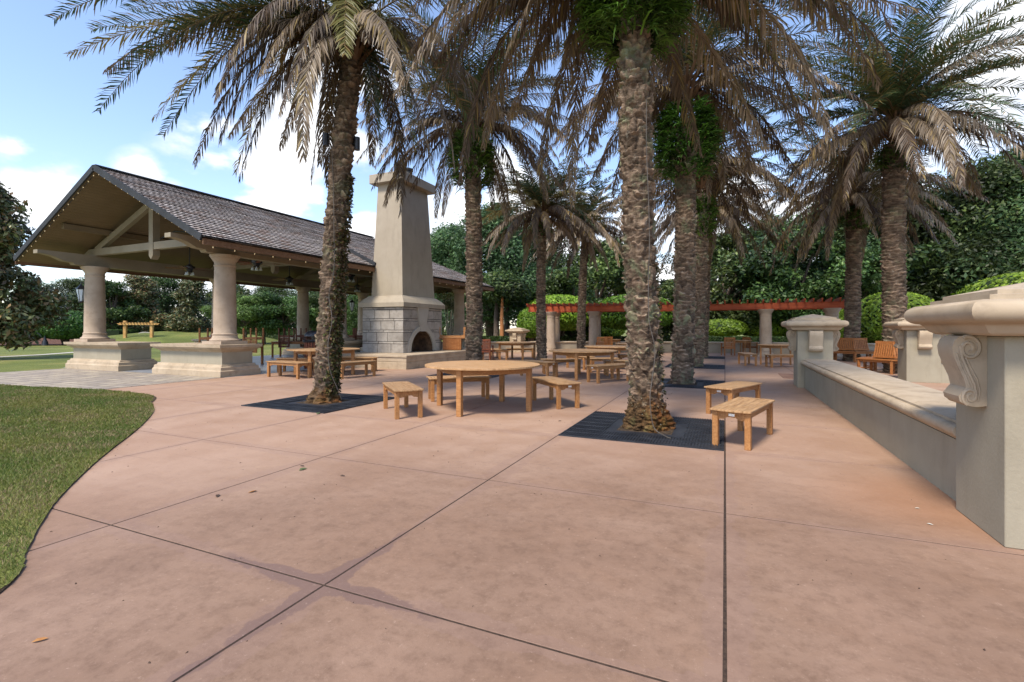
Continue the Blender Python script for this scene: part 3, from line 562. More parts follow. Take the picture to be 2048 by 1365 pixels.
# ceiling fans
fan = empty('ceiling_fan', (0, 0, 0), 0, 'x', 'ceiling fan', 'ceiling fans under the pavilion roof')
MB().tube([(0, 0, .12), (0, 0, 1.25)], .018).build('rod', 'black_metal', fan)
MB().lathe([(.02, .2), (.07, .17), (.13, .12), (.19, .1), (.19, .02), (.12, -.02), (.09, -.09), (.12, -.13), (.02, -.16)], n=16).build('motor', 'black_metal', fan, smooth=True)
for k in range(5):
    a = 2 * pi * k / 5 + .3; b_ = MB(); M_ = Matrix.Rotation(a, 4, 'Z') @ Matrix.Rotation(R(10), 4, 'X')
    b_.box(.17, .3, -.02, .02, .0, .012, M=M_); b_.box(.3, .78, -.075, .075, .002, .014, M=M_); b_.build('blade', 'dark_teak', fan)
for k in range(4):
    a = 2 * pi * k / 4 + .5; MB().lathe([(.015, -.12), (.03, -.15), (.055, -.22), (.06, -.24)], .13 * cos(a), .13 * sin(a), 10).build('lamp_shade', 'lamp_glass', fan, smooth=True)
fl_ = ['dark ceiling fan hanging behind the gable truss, just left of the nearest column', 'dark ceiling fan just right of the nearest column, under the front eave', 'dark ceiling fan over the middle bay, between the nearest column and the ivy-covered palm', 'dark ceiling fan half hidden behind the ivy-covered palm trunk', 'farthest dark ceiling fan, just left of the chimney', 'ceiling fan hidden behind the chimney shaft']
for i, (x, y) in enumerate(((-19.2, 12.25), (-15.4, 12.2), (-19.2, 17.0), (-15.4, 17.0), (-19.2, 21.7))):
    place(fan if i == 0 else copy_tree(fan), x, y, i * .4, fl_[i], 3.72)
# lanterns
def lantern(x, y, z, label, side):
    e = empty('wall_lantern', (x, y, z), 0, label, 'lantern', 'black lanterns on the pavilion columns')
    MB().tube([(0, side * -.34, .5), (0, 0, .5), (0, 0, .42)], .014).build('bracket', 'black_metal', e)
    MB().lathe([(.17, .25), (.15, .28), (.05, .39), (.02, .44)], n=6).build('lamp_cap', 'black_metal', e)
    MB().lathe([(.06, -.17), (.13, .2), (.13, .248)], n=6).build('glass', 'lamp_glass', e)
    f_ = MB()
    for k in range(6): a = 2 * pi * k / 6; f_.tube([(.065 * cos(a), .065 * sin(a), -.17), (.138 * cos(a), .138 * sin(a), .25)], .009, 5)
    f_.lathe([(.03, -.24), (.07, -.2), (.07, -.171)], n=6); f_.build('frame', 'black_metal', e)
x_, y_ = at(162, 17.4); lantern(x_, y_, 2.55, 'black lantern on the left side of the far left front column', -1); 
x_, y_ = at(704, 26.5); lantern(x_, y_, 2.55, 'black lantern hanging between the palm trunk and the chimney', 1)
# string lights
sl2 = empty('string_lights', (0, 0, 0), 0, 'string of small warm bulbs running along the pavilion gable and eave', 'string lights')
pl = []
for xe in (EL, ER):
    for k in range(17): u = (k + .5) / 17; pl.append((xe + (RX - xe) * u, Y0 + .03, EZ + (RZ - EZ) * u - .05))
for k in range(26): 
    y = Y0 + .3 + k * .62
    if y < 14.9 or y > 17.5: pl.append((ER - .02, y, EZ - .13))
w_ = MB(); w_.tube([p for p in sorted(pl[:17])] , .008, 4); w_.tube([p for p in sorted(pl[17:34])], .008, 4); w_.tube(sorted(pl[34:], key=lambda p: p[1])[:10], .008, 4); w_.build('wire', 'black_metal', sl2)
b0 = MB().lathe([(.005, -.022), (.012, -.012), (.014, 0), (.009, .016), (.006, .02)], n=8).build('bulb', 'bulb', sl2, smooth=True); b0.location = pl[0]
for p in pl[1:]: c_ = b0.copy(); col.objects.link(c_); c_.parent = sl2; c_.location = p

# ------------------------------------------------------------------ fireplace and chimney
ch = empty('fireplace', (-11.7, 16.25, 0), 0, 'tall stucco outdoor chimney with stone fireplace and arched opening', 'fireplace')
FX, BX, FY0, FY1, FC = -10.85, -12.75, 14.68, 17.35, 15.92
ox, oy = 11.7, -16.25
def sh(m_): m_.v = [(x + ox, y + oy, z) for x, y, z in m_.v]; return m_
h_ = MB(); h_.rectlathe([(0, 0), (0, .22), (-.012, .23), (-.012, .25), (0, .26), (0, .40), (.03, .41), (.03, .47), (.02, .48)], -12.9, -9.86, 13.52, 18.6); sh(h_).build('hearth', 'limestone', ch)
Z0, Z1 = .482, 2.2; AR = .77; ZC = .482
arc = [(FC + AR * cos(pi * k / 24), ZC + .02 + AR * 1.06 * sin(pi * k / 24)) for k in range(25)]
body = MB(); fx = FX - .03
# front plate in two halves round the arch, sides, back, top
half1 = [(FY1 - .03, Z0), (FY1 - .03, Z1), (FC, Z1)] + [arc[k] for k in range(12, -1, -1)]
half2 = [(FC, Z1), (FY0 + .03, Z1), (FY0 + .03, Z0)] + [arc[k] for k in range(24, 11, -1)]
for hp in (half1, half2): body.add([(fx, y, z) for y, z in hp], [tuple(range(len(hp)))])
body.add([(fx, FY0 + .03, Z0), (BX, FY0 + .03, Z0), (BX, FY0 + .03, Z1), (fx, FY0 + .03, Z1)], [(0, 1, 2, 3)])
body.add([(fx, FY1 - .03, Z0), (BX, FY1 - .03, Z0), (BX, FY1 - .03, Z1), (fx, FY1 - .03, Z1)], [(3, 2, 1, 0)])
body.add([(BX, FY0 + .03, Z0), (BX, FY1 - .03, Z0), (BX, FY1 - .03, Z1), (BX, FY0 + .03, Z1)], [(0, 1, 2, 3)])
sh(body).build('masonry_core', 'mortar', ch)
rec = MB(); n = len(arc); dp = .75
rec.add([(fx, y, z) for y, z in arc] + [(fx - dp, FC + (y - FC) * .8, z) for y, z in arc], [(i, i + 1, i + 1 + n, i + n) for i in range(n - 1)] + [tuple(range(n, 2 * n))])
sh(rec).build('firebox', 'firebrick', ch)
for r_ in ([MB()]): 
    z = Z0; rows = []
    for k in range(4): rows += [(z, z + .325)]; z += .342; rows += [(z, z + .07)]; z += .087
    rows = [(a, min(b_, Z1)) for a, b_ in rows]
    bi = 0
    def blk(pts, axis, a, b2):
        global bi
        m_ = MB(); m_.prism(pts, axis, a, b2); o = sh(m_).build('stone_block', 'stone_block', ch, bevel=.008); bi += 1
    for ri, (za, zb) in enumerate(rows):
        x = FX; first = [.55, .72, .40, .62][(ri // 2) % 4] if ri % 2 == 0 else [.42, .9][(ri // 2) % 2]
        while x > BX + .01:
            x2 = max(x - first, BX); 
            if x2 - BX < .15: x2 = BX
            blk([(x - .008, za), (x2 + .008, za), (x2 + .008, zb), (x - .008, zb)], 'y', FY0, FY0 + .04)
            x = x2; first = random.choice((.5, .62, .7))
        for sg in (-1, 1):     # front, both sides of the arch
            def lim(z):
                q = (AR + .1) ** 2 - (z - ZC) ** 2; a_ = sqrt(q) if q > 0 else 0
                kq = .16 + (z - 1.2) * .2
                return max(a_, kq if z > 1.2 else 0)
            e0, e1 = lim(za), lim(zb); out_ = (FY1 - FC if sg > 0 else FC - FY0) - .002
            w = out_ - e0
            cuts = [out_] if w < .75 else [out_, e0 + w * (.45 + .1 * (ri % 3))]
            if len(cuts) == 1: blk([(FC + sg * e0, za), (FC + sg * out_, za), (FC + sg * out_, zb), (FC + sg * e1, zb)], 'x', FX, FX - .04)
            else:
                c0 = max(cuts[1], e1 + .02, e0 + .02)
                blk([(FC + sg * e0, za), (FC + sg * (c0 - .006), za), (FC + sg * (c0 - .006), zb), (FC + sg * e1, zb)], 'x', FX, FX - .04)
                blk([(FC + sg * (c0 + .006), za), (FC + sg * out_, za), (FC + sg * out_, zb), (FC + sg * (c0 + .006), zb)], 'x', FX, FX - .04)
ring = MB(); RO = AR + .2
a1 = [(FC + AR * cos(pi * k / 24), ZC + .02 + AR * 1.06 * sin(pi * k / 24)) for k in range(25)]; a2 = [(FC + RO * cos(pi * k / 24), ZC + RO * 1.05 * sin(pi * k / 24)) for k in range(25)]
vs = [(FX + .03, y, z) for y, z in a1] + [(FX + .03, y, z) for y, z in a2] + [(fx, y, z) for y, z in a1] + [(fx, y, z) for y, z in a2]; n = 25
ring.add(vs, [(i, i + 1, n + i + 1, n + i) for i in range(24)] + [(n + i, n + i + 1, 3 * n + i + 1, 3 * n + i) for i in range(24)] + [(i, 2 * n + i, 2 * n + i + 1, i + 1) for i in range(24)])
sh(ring).build('arch_ring', 'cast_stone', ch)
ks = MB(); ks.prism([(FC - .15, 1.28), (FC + .15, 1.28), (FC + .38, 2.2), (FC - .38, 2.2)], 'x', FX + .055, FX - .05); sh(ks).build('keystone', 'cast_stone', ch)
ms = MB(); ms.rectlathe([(0, 2.2), (.1, 2.2), (.1, 2.36), (.09, 2.37), (-.02, 2.5), (-.16, 2.62), (-.2, 2.64)], BX, FX, FY0, FY1); sh(ms).build('mantel', 'stucco_tan', ch)
sf = MB(); bx0, bx1, by0, by1 = BX + .24, FX - .2, FY0 + .24, FY1 - .25; tx0, tx1, ty0, ty1 = -12.36, -11.27, 15.13, 16.9
sf.add([(bx0, by0, 2.6), (bx1, by0, 2.6), (bx1, by1, 2.6), (bx0, by1, 2.6), (tx0, ty0, 7.0), (tx1, ty0, 7.0), (tx1, ty1, 7.0), (tx0, ty1, 7.0)], [(0, 1, 5, 4), (1, 2, 6, 5), (2, 3, 7, 6), (3, 0, 4, 7), (4, 5, 6, 7)])
sh(sf).build('shaft', 'stucco_tan', ch, bevel=.0)
cp = MB(); cp.box(tx0 - .24, tx1 + .24, ty0 - .24, ty1 + .26, 6.98, 7.33); sh(cp).build('chimney_cap', 'stucco_tan', ch, bevel=.012)
for yy, h_ in ((15.7, .5), (16.3, .5)):
    fu = MB(); fu.lathe([(.2, 7.325), (.22, 7.37), (.19, 7.41), (.18, 7.78), (.21, 7.8), (.21, 7.87), (.17, 7.89)], -11.8, yy, 18); sh(fu).build('flue_pot', 'flashing', ch, smooth=True)
cricket = MB(); cricket.bar((ER + .05, 14.98, EZ + .16), (-13.7, 14.98, EZ + .16 + 1.3 * sl_), .1, .2); cricket.build('chimney_flashing', 'flashing', pav)

# ------------------------------------------------------------------ furniture
def apron(m_, a, b_, z0, z1, th):     # board between two leg tops with small brackets
    a, b_ = Vector(a), Vector(b_); d = (b_ - a); L = d.length; d.normalize(); nrm = Vector((-d.y, d.x)) * th / 2
    prof = [(0, z0 - .03), (.07, z0 - .025), (.1, z0), (L - .1, z0), (L - .07, z0 - .025), (L, z0 - .03), (L, z1), (0, z1)]
    f1 = [Vector((a.x + d.x * s, a.y + d.y * s, z)) for s, z in prof]; n = len(prof); n3 = Vector((nrm.x, nrm.y, 0))
    m_.add([p + n3 for p in f1] + [p - n3 for p in f1], [tuple(range(n)), tuple(reversed(range(n, 2 * n)))] + [(i, i + n, (i + 1) % n + n, (i + 1) % n) for i in range(n)])
def make_bench(L=1.22, W=.46, H=.45, cross=False, m1='teak', m2='teak_top', plate=True, name='bench'):
    e = empty(name, label='x', cat='bench', group='backless wooden benches around the round tables')
    lx, ly, lw = L / 2 - .07, W / 2 - .05, .033
    for sx_ in (-1, 1):
        for sy in (-1, 1): MB().box(sx_ * lx - lw, sx_ * lx + lw, sy * ly - lw, sy * ly + lw, 0, H - .024).build('leg', m1, e, bevel=.004)
    a_ = MB()
    for sy in (-1, 1): apron(a_, (-lx + lw, sy * ly), (lx - lw, sy * ly), H - .095, H - .024, .024)
    for sx_ in (-1, 1): apron(a_, (sx_ * lx, -ly + lw), (sx_ * lx, ly - lw), H - .095, H - .024, .024)
    a_.build('apron', m1, e, bevel=.0)
    s = MB()
    if cross:
        n = 19; st = (L + .0) / n
        for k in range(n): x = -L / 2 + k * st; s.box(x + .008, x + st - .008, -W / 2 + .02, W / 2 - .02, H - .022, H)
        for sy in (-1, 1): s.box(-L / 2, L / 2, sy * W / 2 - .025, sy * W / 2 + .0 + .0, H - .0235, H - .001) if sy > 0 else s.box(-L / 2, L / 2, -W / 2, -W / 2 + .025, H - .0235, H - .001)
    else:
        n = 5; st = W / n
        for k in range(n):
            y0, y1 = -W / 2 + k * st + .002, -W / 2 + (k + 1) * st - .002
            def bow(y): return L / 2 + .035 * (1 - (2 * y / W) ** 2)
            s.prism([(-bow(y0), y0), (bow(y0), y0), (bow(y1), y1), (-bow(y1), y1)], 'z', H - .022, H)
    s.build('seat', m2, e, bevel=.003)
    if plate: MB().box(-L / 2 + .055, -L / 2 + .057, -.045, .02, H - .075, H - .045).build('name_plate', 'white_plate', e).location = (-.034, 0, 0)
    return e
bn = make_bench(); bc = make_bench(cross=True, plate=False); used = {}
def bench(x, y, deg, label, cross=False, sL=1.0, z=0):
    p = bc if cross else bn; o = p if not used.get(cross) else copy_tree(p); used[cross] = True
    place(o, x, y, R(deg), label, z); o.scale = (sL, 1, 1); return o
bench(.22, 6.75, 74, 'honey-coloured backless bench standing at the corner of the near tree grate, front one of two')
bench(.14, 8.98, 66, 'backless bench just behind the one at the corner of the near tree grate')
bench(-4.9, 6.6, -42.5, 'short bench nearest the camera at the front left of the near round table')
bench(-4.82, 8.33, 41, 'bench with cross slats behind the near round table', True)
bench(-2.88, 8.5, 134, 'bench at the right side of the near round table')
bench(-11.38, 10.05, -6, 'bench in front of the left round table, left of the ivy-covered palm', sL=1.2)
bench(-9.7, 10.85, 78, 'bench just right of the ivy-covered palm trunk')
bench(-12.5, 11.45, 20, 'shaded bench behind the left round table beside the litter bin', sL=1.1)
bench(-11.0, 12.45, 22, 'shaded bench behind the left round table toward the fireplace hearth')
bench(-2.8, 12.65, 57, 'bench in front of the middle round table, touching the big palm trunk in view')
bench(-4.95, 13.15, 155, 'bench with small white plate at the left of the middle round table')
bench(-4.65, 14.35, 25, 'dark-sided bench behind the middle round table on the left')
bench(-2.75, 14.55, 25, 'dark-sided bench behind the middle round table on the right')
bench(-3.6, 15.35, 30, 'pale bench seen through the legs of the middle round table', sL=.8)
bench(-4.6, 16.3, -42, 'bench left of the third round table in the row')
bench(-3.0, 17.9, 24, 'bench on the far side of the third round table in the row')
bench(-9.44, 19.5, 20, 'bench in front of the far round table right of the fireplace')
bench(-9.0, 21.4, 24, 'dark bench behind the far round table right of the fireplace', sL=1.1)
bench(-9.9, 20.4, -60, 'bench at the left side of the far round table, by the third palm')
bench(1.95, 19.95, 24, 'bench in front of the small table half hidden by the far pillar')
bench(.78, 20.6, 100, 'short bench seen end-on with white plate, left of the small round table')

def make_table(Rt=1.0, H=.775, m1='teak', m2='teak_top'):
    e = empty('round_table', label='x', cat='table', group='round wooden tables on the terrace')
    rl = Rt * .86; P = [(rl * cos(pi / 2 * k), rl * sin(pi / 2 * k)) for k in range(4)]
    for x, y in P:
        M_ = Matrix.Translation((x, y, 0)) @ Matrix.Rotation(0, 4, 'Z'); MB().box(-.042, .042, -.042, .042, 0, H - .03, M=M_).build('leg', m1, e, bevel=.005)
    a_ = MB()
    for k in range(4):
        p, q = Vector(P[k]), Vector(P[(k + 1) % 4]); mid = (p + q) / 2 * 1.16; 
        pts = [p.lerp(q, s) + mid.normalized() * .07 * (1 - (2 * s - 1) ** 2) for s in [i / 8 for i in range(9)]]
        for i in range(8):
            a2, b2 = pts[i], pts[i + 1]; a_.bar((a2.x, a2.y, H - .08), (b2.x, b2.y, H - .08), .024, .1)
    a_.build('apron', m1, e)
    s = MB(); n = 17; st = 2 * Rt / n
    for k in range(n):
        y0, y1 = -Rt + k * st + .0025, -Rt + (k + 1) * st - .0025; pts = []
        for i in range(7): y = y0 + (y1 - y0) * i / 6; pts.append((sqrt(max(Rt * Rt - y * y, .0)), y))
        for i in range(6, -1, -1): y = y0 + (y1 - y0) * i / 6; pts.append((-sqrt(max(Rt * Rt - y * y, .0)), y))
        s.prism(pts, 'z', H - .03, H)
    s.build('tabletop', m2, e, bevel=.002)
    return e
tb = make_table()
for i, (x, y, deg, sc_, lb) in enumerate([(-3.88, 7.54, 2, 1.0, 'large round slatted table nearest the camera, between the two big palms'), (-11.15, 11.15, 20, 1.04, 'round table on the left, partly behind the ivy-covered palm trunk'),
      (-3.72, 13.45, 4, .97, 'round table second in the middle row, left of the big palm trunk'), (-3.62, 16.95, 10, .97, 'third round table in the middle row, just above the second one'), (-3.3, 20.6, 30, .97, 'farthest round table of the middle row, close to the pergola'),
      (-8.55, 20.0, 40, .95, 'reddish round table at the far left of the terrace right of the hearth'), (1.78, 21.1, 15, .62, 'small round table half hidden behind the far pillar'), (.85, 28.0, 15, .45, 'tiny cafe table between two armchairs by the back wall'), (-5.9, 27.6, 15, .5, 'tiny table beside the chairs in front of the pergola columns')]):
    o = tb if i == 0 else copy_tree(tb); place(o, x, y, R(deg), lb); o.scale = (sc_, sc_, 1)

def make_chair(m1='orange_teak', name='armchair', group='slatted wooden chairs'):
    e = empty(name, label='x', cat='chair', group=group)
    for sx_ in (-1, 1):
        MB().box(sx_ * .25 - .025, sx_ * .25 + .025, -.25, -.2, 0, .62).build('leg', m1, e, bevel=.003)
        MB().box(sx_ * .25 - .025, sx_ * .25 + .025, .2, .25, 0, .93).build('leg', m1, e, bevel=.003)
        MB().box(sx_ * .25 - .035, sx_ * .25 + .035, -.28, .2, .62, .645).build('armrest', m1, e, bevel=.003)
    s = MB()
    for k in range(6): s.box(-.222, .222, -.25 + k * .075, -.19 + k * .075, .42, .44)
    s.box(-.222, .222, -.25, -.23, .35, .42); s.box(-.222, .222, .2, .22, .35, .42); s.build('seat', m1, e)
    b_ = MB(); b_.box(-.222, .222, .21, .235, .85, .93); b_.box(-.222, .222, .21, .235, .46, .51)
    for k in range(7): x = -.19 + k * .0633; b_.box(x - .018, x + .018, .215, .23, .51, .85)
    b_.build('backrest', m1, e); return e
chr_ = make_chair()
spots = [((1456, 25.0), 200, 'orange slatted chair by the back wall, back turned to the camera'), ((1500, 25.9), 130, 'chair on the right of the tiny table by the back wall'), ((1203, 26.3), 200, 'orange slatted chair standing right of a pergola column'), ((1221, 27.2), 160, 'chair beyond the tiny table near the pergola column')]
for i, ((px, d), deg, lb) in enumerate(spots):
    x, y = at(px, d); place(chr_ if i == 0 else copy_tree(chr_), x, y, R(deg), lb)
dch = make_chair('dark_teak', 'dark_chair', 'dark wooden chairs by the pavilion')
x, y = at(972, 21.2); place(dch, x, y, R(190), 'dark wooden chair half hidden behind the third palm trunk')
# pavilion tables with upturned chairs
def make_rect_table(L, W, H, m1):
    e = empty('dining_table', label='x', cat='table', group='tables with upturned chairs under the pavilion')
    for sx_ in (-1, 1):
        for sy in (-1, 1): MB().box(sx_ * (L / 2 - .06) - .035, sx_ * (L / 2 - .06) + .035, sy * (W / 2 - .06) - .035, sy * (W / 2 - .06) + .035, 0, H - .03).build('leg', m1, e)
    a_ = MB(); 
    for sy in (-1, 1): a_.box(-L / 2 + .1, L / 2 - .1, sy * (W / 2 - .06) - .012, sy * (W / 2 - .06) + .012, H - .12, H - .03)
    a_.build('apron', m1, e); s = MB()
    for k in range(8): s.box(-L / 2, L / 2, -W / 2 + k * W / 8 + .002, -W / 2 + (k + 1) * W / 8 - .002, H - .03, H)
    s.build('tabletop', m1, e); return e
rt = make_rect_table(1.9, .95, .76, 'orange_teak'); up_n = 0
def upturned(x, y, deg, z, label, src_):
    c_ = copy_tree(src_); c_.location = (x, y, z + .645); c_.rotation_euler = (pi, 0, R(deg)); c_['label'] = label; c_['group'] = 'chairs turned upside down on the pavilion tables'; return c_
for i, (px, d, deg, lb) in enumerate([(468, 18.6, 15, 'orange wooden table just behind the nearest pavilion column'), (590, 23.6, 25, 'orange wooden table in the middle of the pavilion left of the litter bin'), (712, 23.5, 20, 'table at the far end of the pavilion beside the fireplace')]):
    x, y = at(px, d); place(rt if i == 0 else copy_tree(rt), x, y, R(deg), lb)
for px, d, deg, lb, s_ in [(420, 18.5, 200, 'upturned chair on the table, left of the nearest pavilion column', chr_), (507, 18.4, 20, 'upturned orange chair on the table right of the nearest pavilion column', chr_),
                       (573, 23.3, 20, 'upturned dark chair on the left end of the middle pavilion table', dch), (607, 23.6, 200, 'upturned dark chair on the right end of the middle pavilion table', dch), (700, 23.2, 30, 'upturned dark chair beside the palm trunk at the pavilion end', dch), (719, 23.4, 210, 'upturned dark chair next to the fireplace stones', dch)]:
    x, y = at(px, d); upturned(x, y, deg, .765, lb, s_)
# litter bin
x, y = at(626, 16.2); e = empty('litter_bin', (x, y, 0), 0, 'dark red slatted litter bin with black domed lid under the pavilion edge', 'litter bin')
MB().lathe([(.2, .05), (.24, .9)], n=20).build('liner', 'black_metal', e); s = MB()
for k in range(20): a = 2 * pi * k / 20; s.box(.25, .275, -.03, .03, .06, .95, M=Matrix.Rotation(a, 4, 'Z'))
s.build('slat_shell', 'dark_teak', e); MB().lathe([(.3, .93), (.32, .98), (.3, 1.0)], n=24).build('rim', 'black_metal', e, smooth=True)
MB().lathe([(.27, 1.13), (.27, 1.18), (.2, 1.27), (.08, 1.32), (.01, 1.33)], n=24).build('lid', 'black_metal', e, smooth=True); q = MB()
for k in range(4): a = pi / 4 + pi / 2 * k; q.tube([(.25 * cos(a), .25 * sin(a), 1.0), (.25 * cos(a), .25 * sin(a), 1.14)], .012, 6)
q.build('lid_post', 'black_metal', e)
# boxed planter table and upturned bench on the hearth
x, y = at(905, 20.3); e = empty('wooden_crate_table', (x, y, .48), R(24), 'orange boxy side table standing on the right end of the hearth', 'side table')
MB().box(-.38, .38, -.25, .25, .02, .5).build('slatted_body', 'orange_teak', e); q = MB()
for k in range(12): q.box(-.37 + k * .063, -.37 + k * .063 + .045, -.268, -.252, .03, .49)
q.build('slat_panel', 'orange_teak', e); MB().box(-.55, .55, -.28, .28, .5, .53).build('top_board', 'orange_teak', e)
ub = copy_tree(bn); ub.location = (x, y, .48 + .53 + .44); ub.rotation_euler = (pi, 0, R(24)); ub.scale = (.95, 1, 1); ub['label'] = 'bench turned upside down on the boxy side table by the fireplace'

# round tree benches
def tree_bench(x, y, rz, label):
    e = empty('tree_bench', (x, y, 0), rz, label, 'tree bench', 'round benches built around the far palms'); ns = 6
    Ro, Ri = 1.12, .68; ap = cos(pi / ns)
    for k in range(ns):
        a0, a1 = 2 * pi * k / ns, 2 * pi * (k + 1) / ns
        s = MB()
        for j in range(6):
            r0 = Ri + (Ro - Ri) * j / 6 + .004; r1 = Ri + (Ro - Ri) * (j + 1) / 6 - .004
            s.prism([(r0 * cos(a0 + .006), r0 * sin(a0 + .006)), (r1 * cos(a0 + .006), r1 * sin(a0 + .006)), (r1 * cos(a1 - .006), r1 * sin(a1 - .006)), (r0 * cos(a1 - .006), r0 * sin(a1 - .006))], 'z', .41, .435)
        s.build('seat', 'orange_teak', e)
        b_ = MB(); A_ = Vector((Ri * .97 * cos(a0 + .02), Ri * .97 * sin(a0 + .02))); B_ = Vector((Ri * .97 * cos(a1 - .02), Ri * .97 * sin(a1 - .02))); nr = -((A_ + B_) / 2).normalized()
        for zz, hh in ((.5, .06), (.95, .08)):
            off = nr * ((zz - .44) * .22); b_.bar((A_.x + off.x, A_.y + off.y, zz), (B_.x + off.x, B_.y + off.y, zz), .03, hh)
        for j in range(9):
            p = A_.lerp(B_, (j + .5) / 9); b_.bar((p.x + nr.x * .013, p.y + nr.y * .013, .5), (p.x + nr.x * .11, p.y + nr.y * .11, .93), .05, .014, up=(nr.x, nr.y, 0))
        b_.build('backrest', 'orange_teak', e)
        for r_ in (Ro - .07, Ri + .02): MB().box(-.035, .035, -.035, .035, 0, .41, M=Matrix.Rotation(a0, 4, 'Z') @ Matrix.Translation((r_, 0, 0))).build('leg', 'orange_teak', e)
        f_ = MB(); f_.bar(((Ro - .07) * cos(a0), (Ro - .07) * sin(a0), .37), ((Ro - .07) * cos(a1), (Ro - .07) * sin(a1), .37), .024, .07); f_.bar(((Ro - .07) * cos(a0), (Ro - .07) * sin(a0), .37), (Ri * cos(a0), Ri * sin(a0), .37), .03, .06)
        f_.bar(((Ro - .07) * cos(a0), (Ro - .07) * sin(a0), .13), (Ri * cos(a0), Ri * sin(a0), .13), .03, .04); f_.build('seat_frame', 'orange_teak', e)
tree_bench(5.0, 19.0, .15, 'slatted wooden bench ringing the palm just behind the right pillar')
tree_bench(5.0, 25.0, .45, 'slatted wooden bench ringing the farther palm on the right')

# ------------------------------------------------------------------ tree grates
def grate(cx, cy, hole, label, loose=0):
    e = empty('tree_grate', (cx, cy, 0), 0, label, 'tree grate', 'square black grates around the palm trunks'); h = .99
    f_ = MB(); z0, z1 = 0.0, .012
    for x0, x1, y0, y1 in ((-h, h, -h, -hole), (-h, h, hole, h), (-h, -hole, -hole, hole), (hole, h, -hole, hole)): f_.box(x0, x1, y0, y1, -.01, .004)
    # raised ribs leave slots between them
    nq = 8; cell = 2 * h / nq
    for i in range(nq):
        for j in range(nq):
            x0, y0 = -h + i * cell, -h + j * cell
            if abs(x0 + cell / 2) < hole + .02 and abs(y0 + cell / 2) < hole + .02: continue
            f_.box(x0 + .002, x0 + cell - .002, y0 + .002, y0 + .022, .004, .016); 
            for k in range(7): xx = x0 + (k + .5) * cell / 7; f_.box(xx - .009, xx + .009, y0 + .022, y0 + cell - .012, .004, .0155)
    f_.build('grate_plate', 'grate_rubber', e); MB().box(-hole + .001, hole - .001, -hole + .001, hole - .001, -.015, .006).build('soil_patch', 'soil', e); return e
GR = [(-1, 7, .36, 'black square grate around the big foreground palm'), (-7, 7, .36, 'black square grate around the ivy-covered palm on the left'), (-7, 13, .36, 'dark grate around the third palm, seen past the near round table'), (-1, 13, .36, 'dark grate behind the big foreground palm'),
      (-1, 19, .34, 'narrow-looking dark grate third in the row behind the big palm'), (-1, 25, .34, 'farthest dark grate in the row behind the big palm'), (-7, 19, .3, 'dark grate at the foot of the slim palm left of the pergola'), (-7, 25, .3, 'distant dark grate at the foot of the slim palm before the pergola')]
for g_ in GR: grate(*g_)

# ------------------------------------------------------------------ palms
def bez(b, c, t, k):
    u = np.linspace(0, 1, k)[:, None]; return (1 - u) ** 2 * b + 2 * u * (1 - u) * c + u * u * t
def norm(a): return a / (np.linalg.norm(a, axis=-1, keepdims=True) + 1e-9)
def frond_geo(b, c, t, nl, leaf, wid, droop, rs, colr, dead, live_v=.35):
    """one pinnate frond: rachis strip and two rows of leaflets"""
    hh_ = np.array(t) - b; lat = np.cross(hh_, [0, 0, 1.0]) * rs.uniform(-.16, .16); P = bez(b, c + lat, t, nl + 8); Tn = norm(np.gradient(P, axis=0)); up = np.array([0, 0, 1.0])
    side = norm(np.cross(Tn, up) + 1e-4); nrm = norm(np.cross(side, Tn))
    # rachis
    k = len(P); w = np.linspace(.028, .004, k)[:, None]
    V = [P + side * w, P - side * w, P - nrm * w * .9]; RV = np.concatenate(V); F = []
    i = np.arange(k - 1)
    F = np.concatenate([np.c_[i, i + 1, k + i + 1, k + i], np.c_[k + i, k + i + 1, 2 * k + i + 1, 2 * k + i], np.c_[2 * k + i, 2 * k + i + 1, i + 1, i]])
    rc = np.tile(np.array([.17, .115, .05]) if dead < .5 else np.array([.14, .10, .07]), (len(RV), 1))
    # leaflets
    idx = np.arange(6, k - 1); u = (idx - 6) / (k - 7.0); L = leaf * np.clip(np.sin(np.clip(.12 + u * .86, 0, 1) * pi) ** .55, .15, 1)
    LV = []; LC = []
    for s in (-1, 1):
        p = P[idx] + rs.normal(0, .006, (len(idx), 3)); ll = (L * rs.uniform(.75, 1.15, len(idx)))[:, None]
        fw = (.62 + .3 * u)[:, None]; vee = live_v * (1 - dead) + rs.uniform(-.25, .25, len(idx))[:, None]
        d = norm(Tn[idx] * fw + side[idx] * s * (1 - .35 * dead) + nrm[idx] * vee + rs.normal(0, .08, (len(idx), 3)) + np.array([0, 0, -1.0]) * dead * 1.05)
        mid = p + d * ll * .5; dr = droop + dead * .6
        d2 = norm(d + np.array([0, 0, -1.0]) * (dr * rs.uniform(.4, 1.5, len(idx)))[:, None] + rs.normal(0, .1, (len(idx), 3)))
        tip = mid + d2 * ll * .5
        wv = norm(np.cross(d, nrm[idx] + rs.normal(0, .35, (len(idx), 3)))) * wid
        LV.append(np.stack([p - wv * .5, p + wv * .5, mid + wv, mid - wv, tip + wv * .12, tip - wv * .12], 1))
        cv = colr * rs.uniform(.65, 1.35, (len(idx), 1)); 
        yel = rs.rand(len(idx)) < .12; cv[yel] = np.array([.24, .17, .06]) * rs.uniform(.7, 1.2, (yel.sum(), 1))
        LC.append(np.repeat(cv, 6, 0))
    LV = np.concatenate(LV); m_ = len(LV); LVf = LV.reshape(-1, 3); q = np.arange(m_)[:, None] * 6
    LF = np.concatenate([q + np.array([0, 1, 2, 3]), q + np.array([3, 2, 4, 5])])
    return RV, F, rc, LVf, LF, np.concatenate(LC)
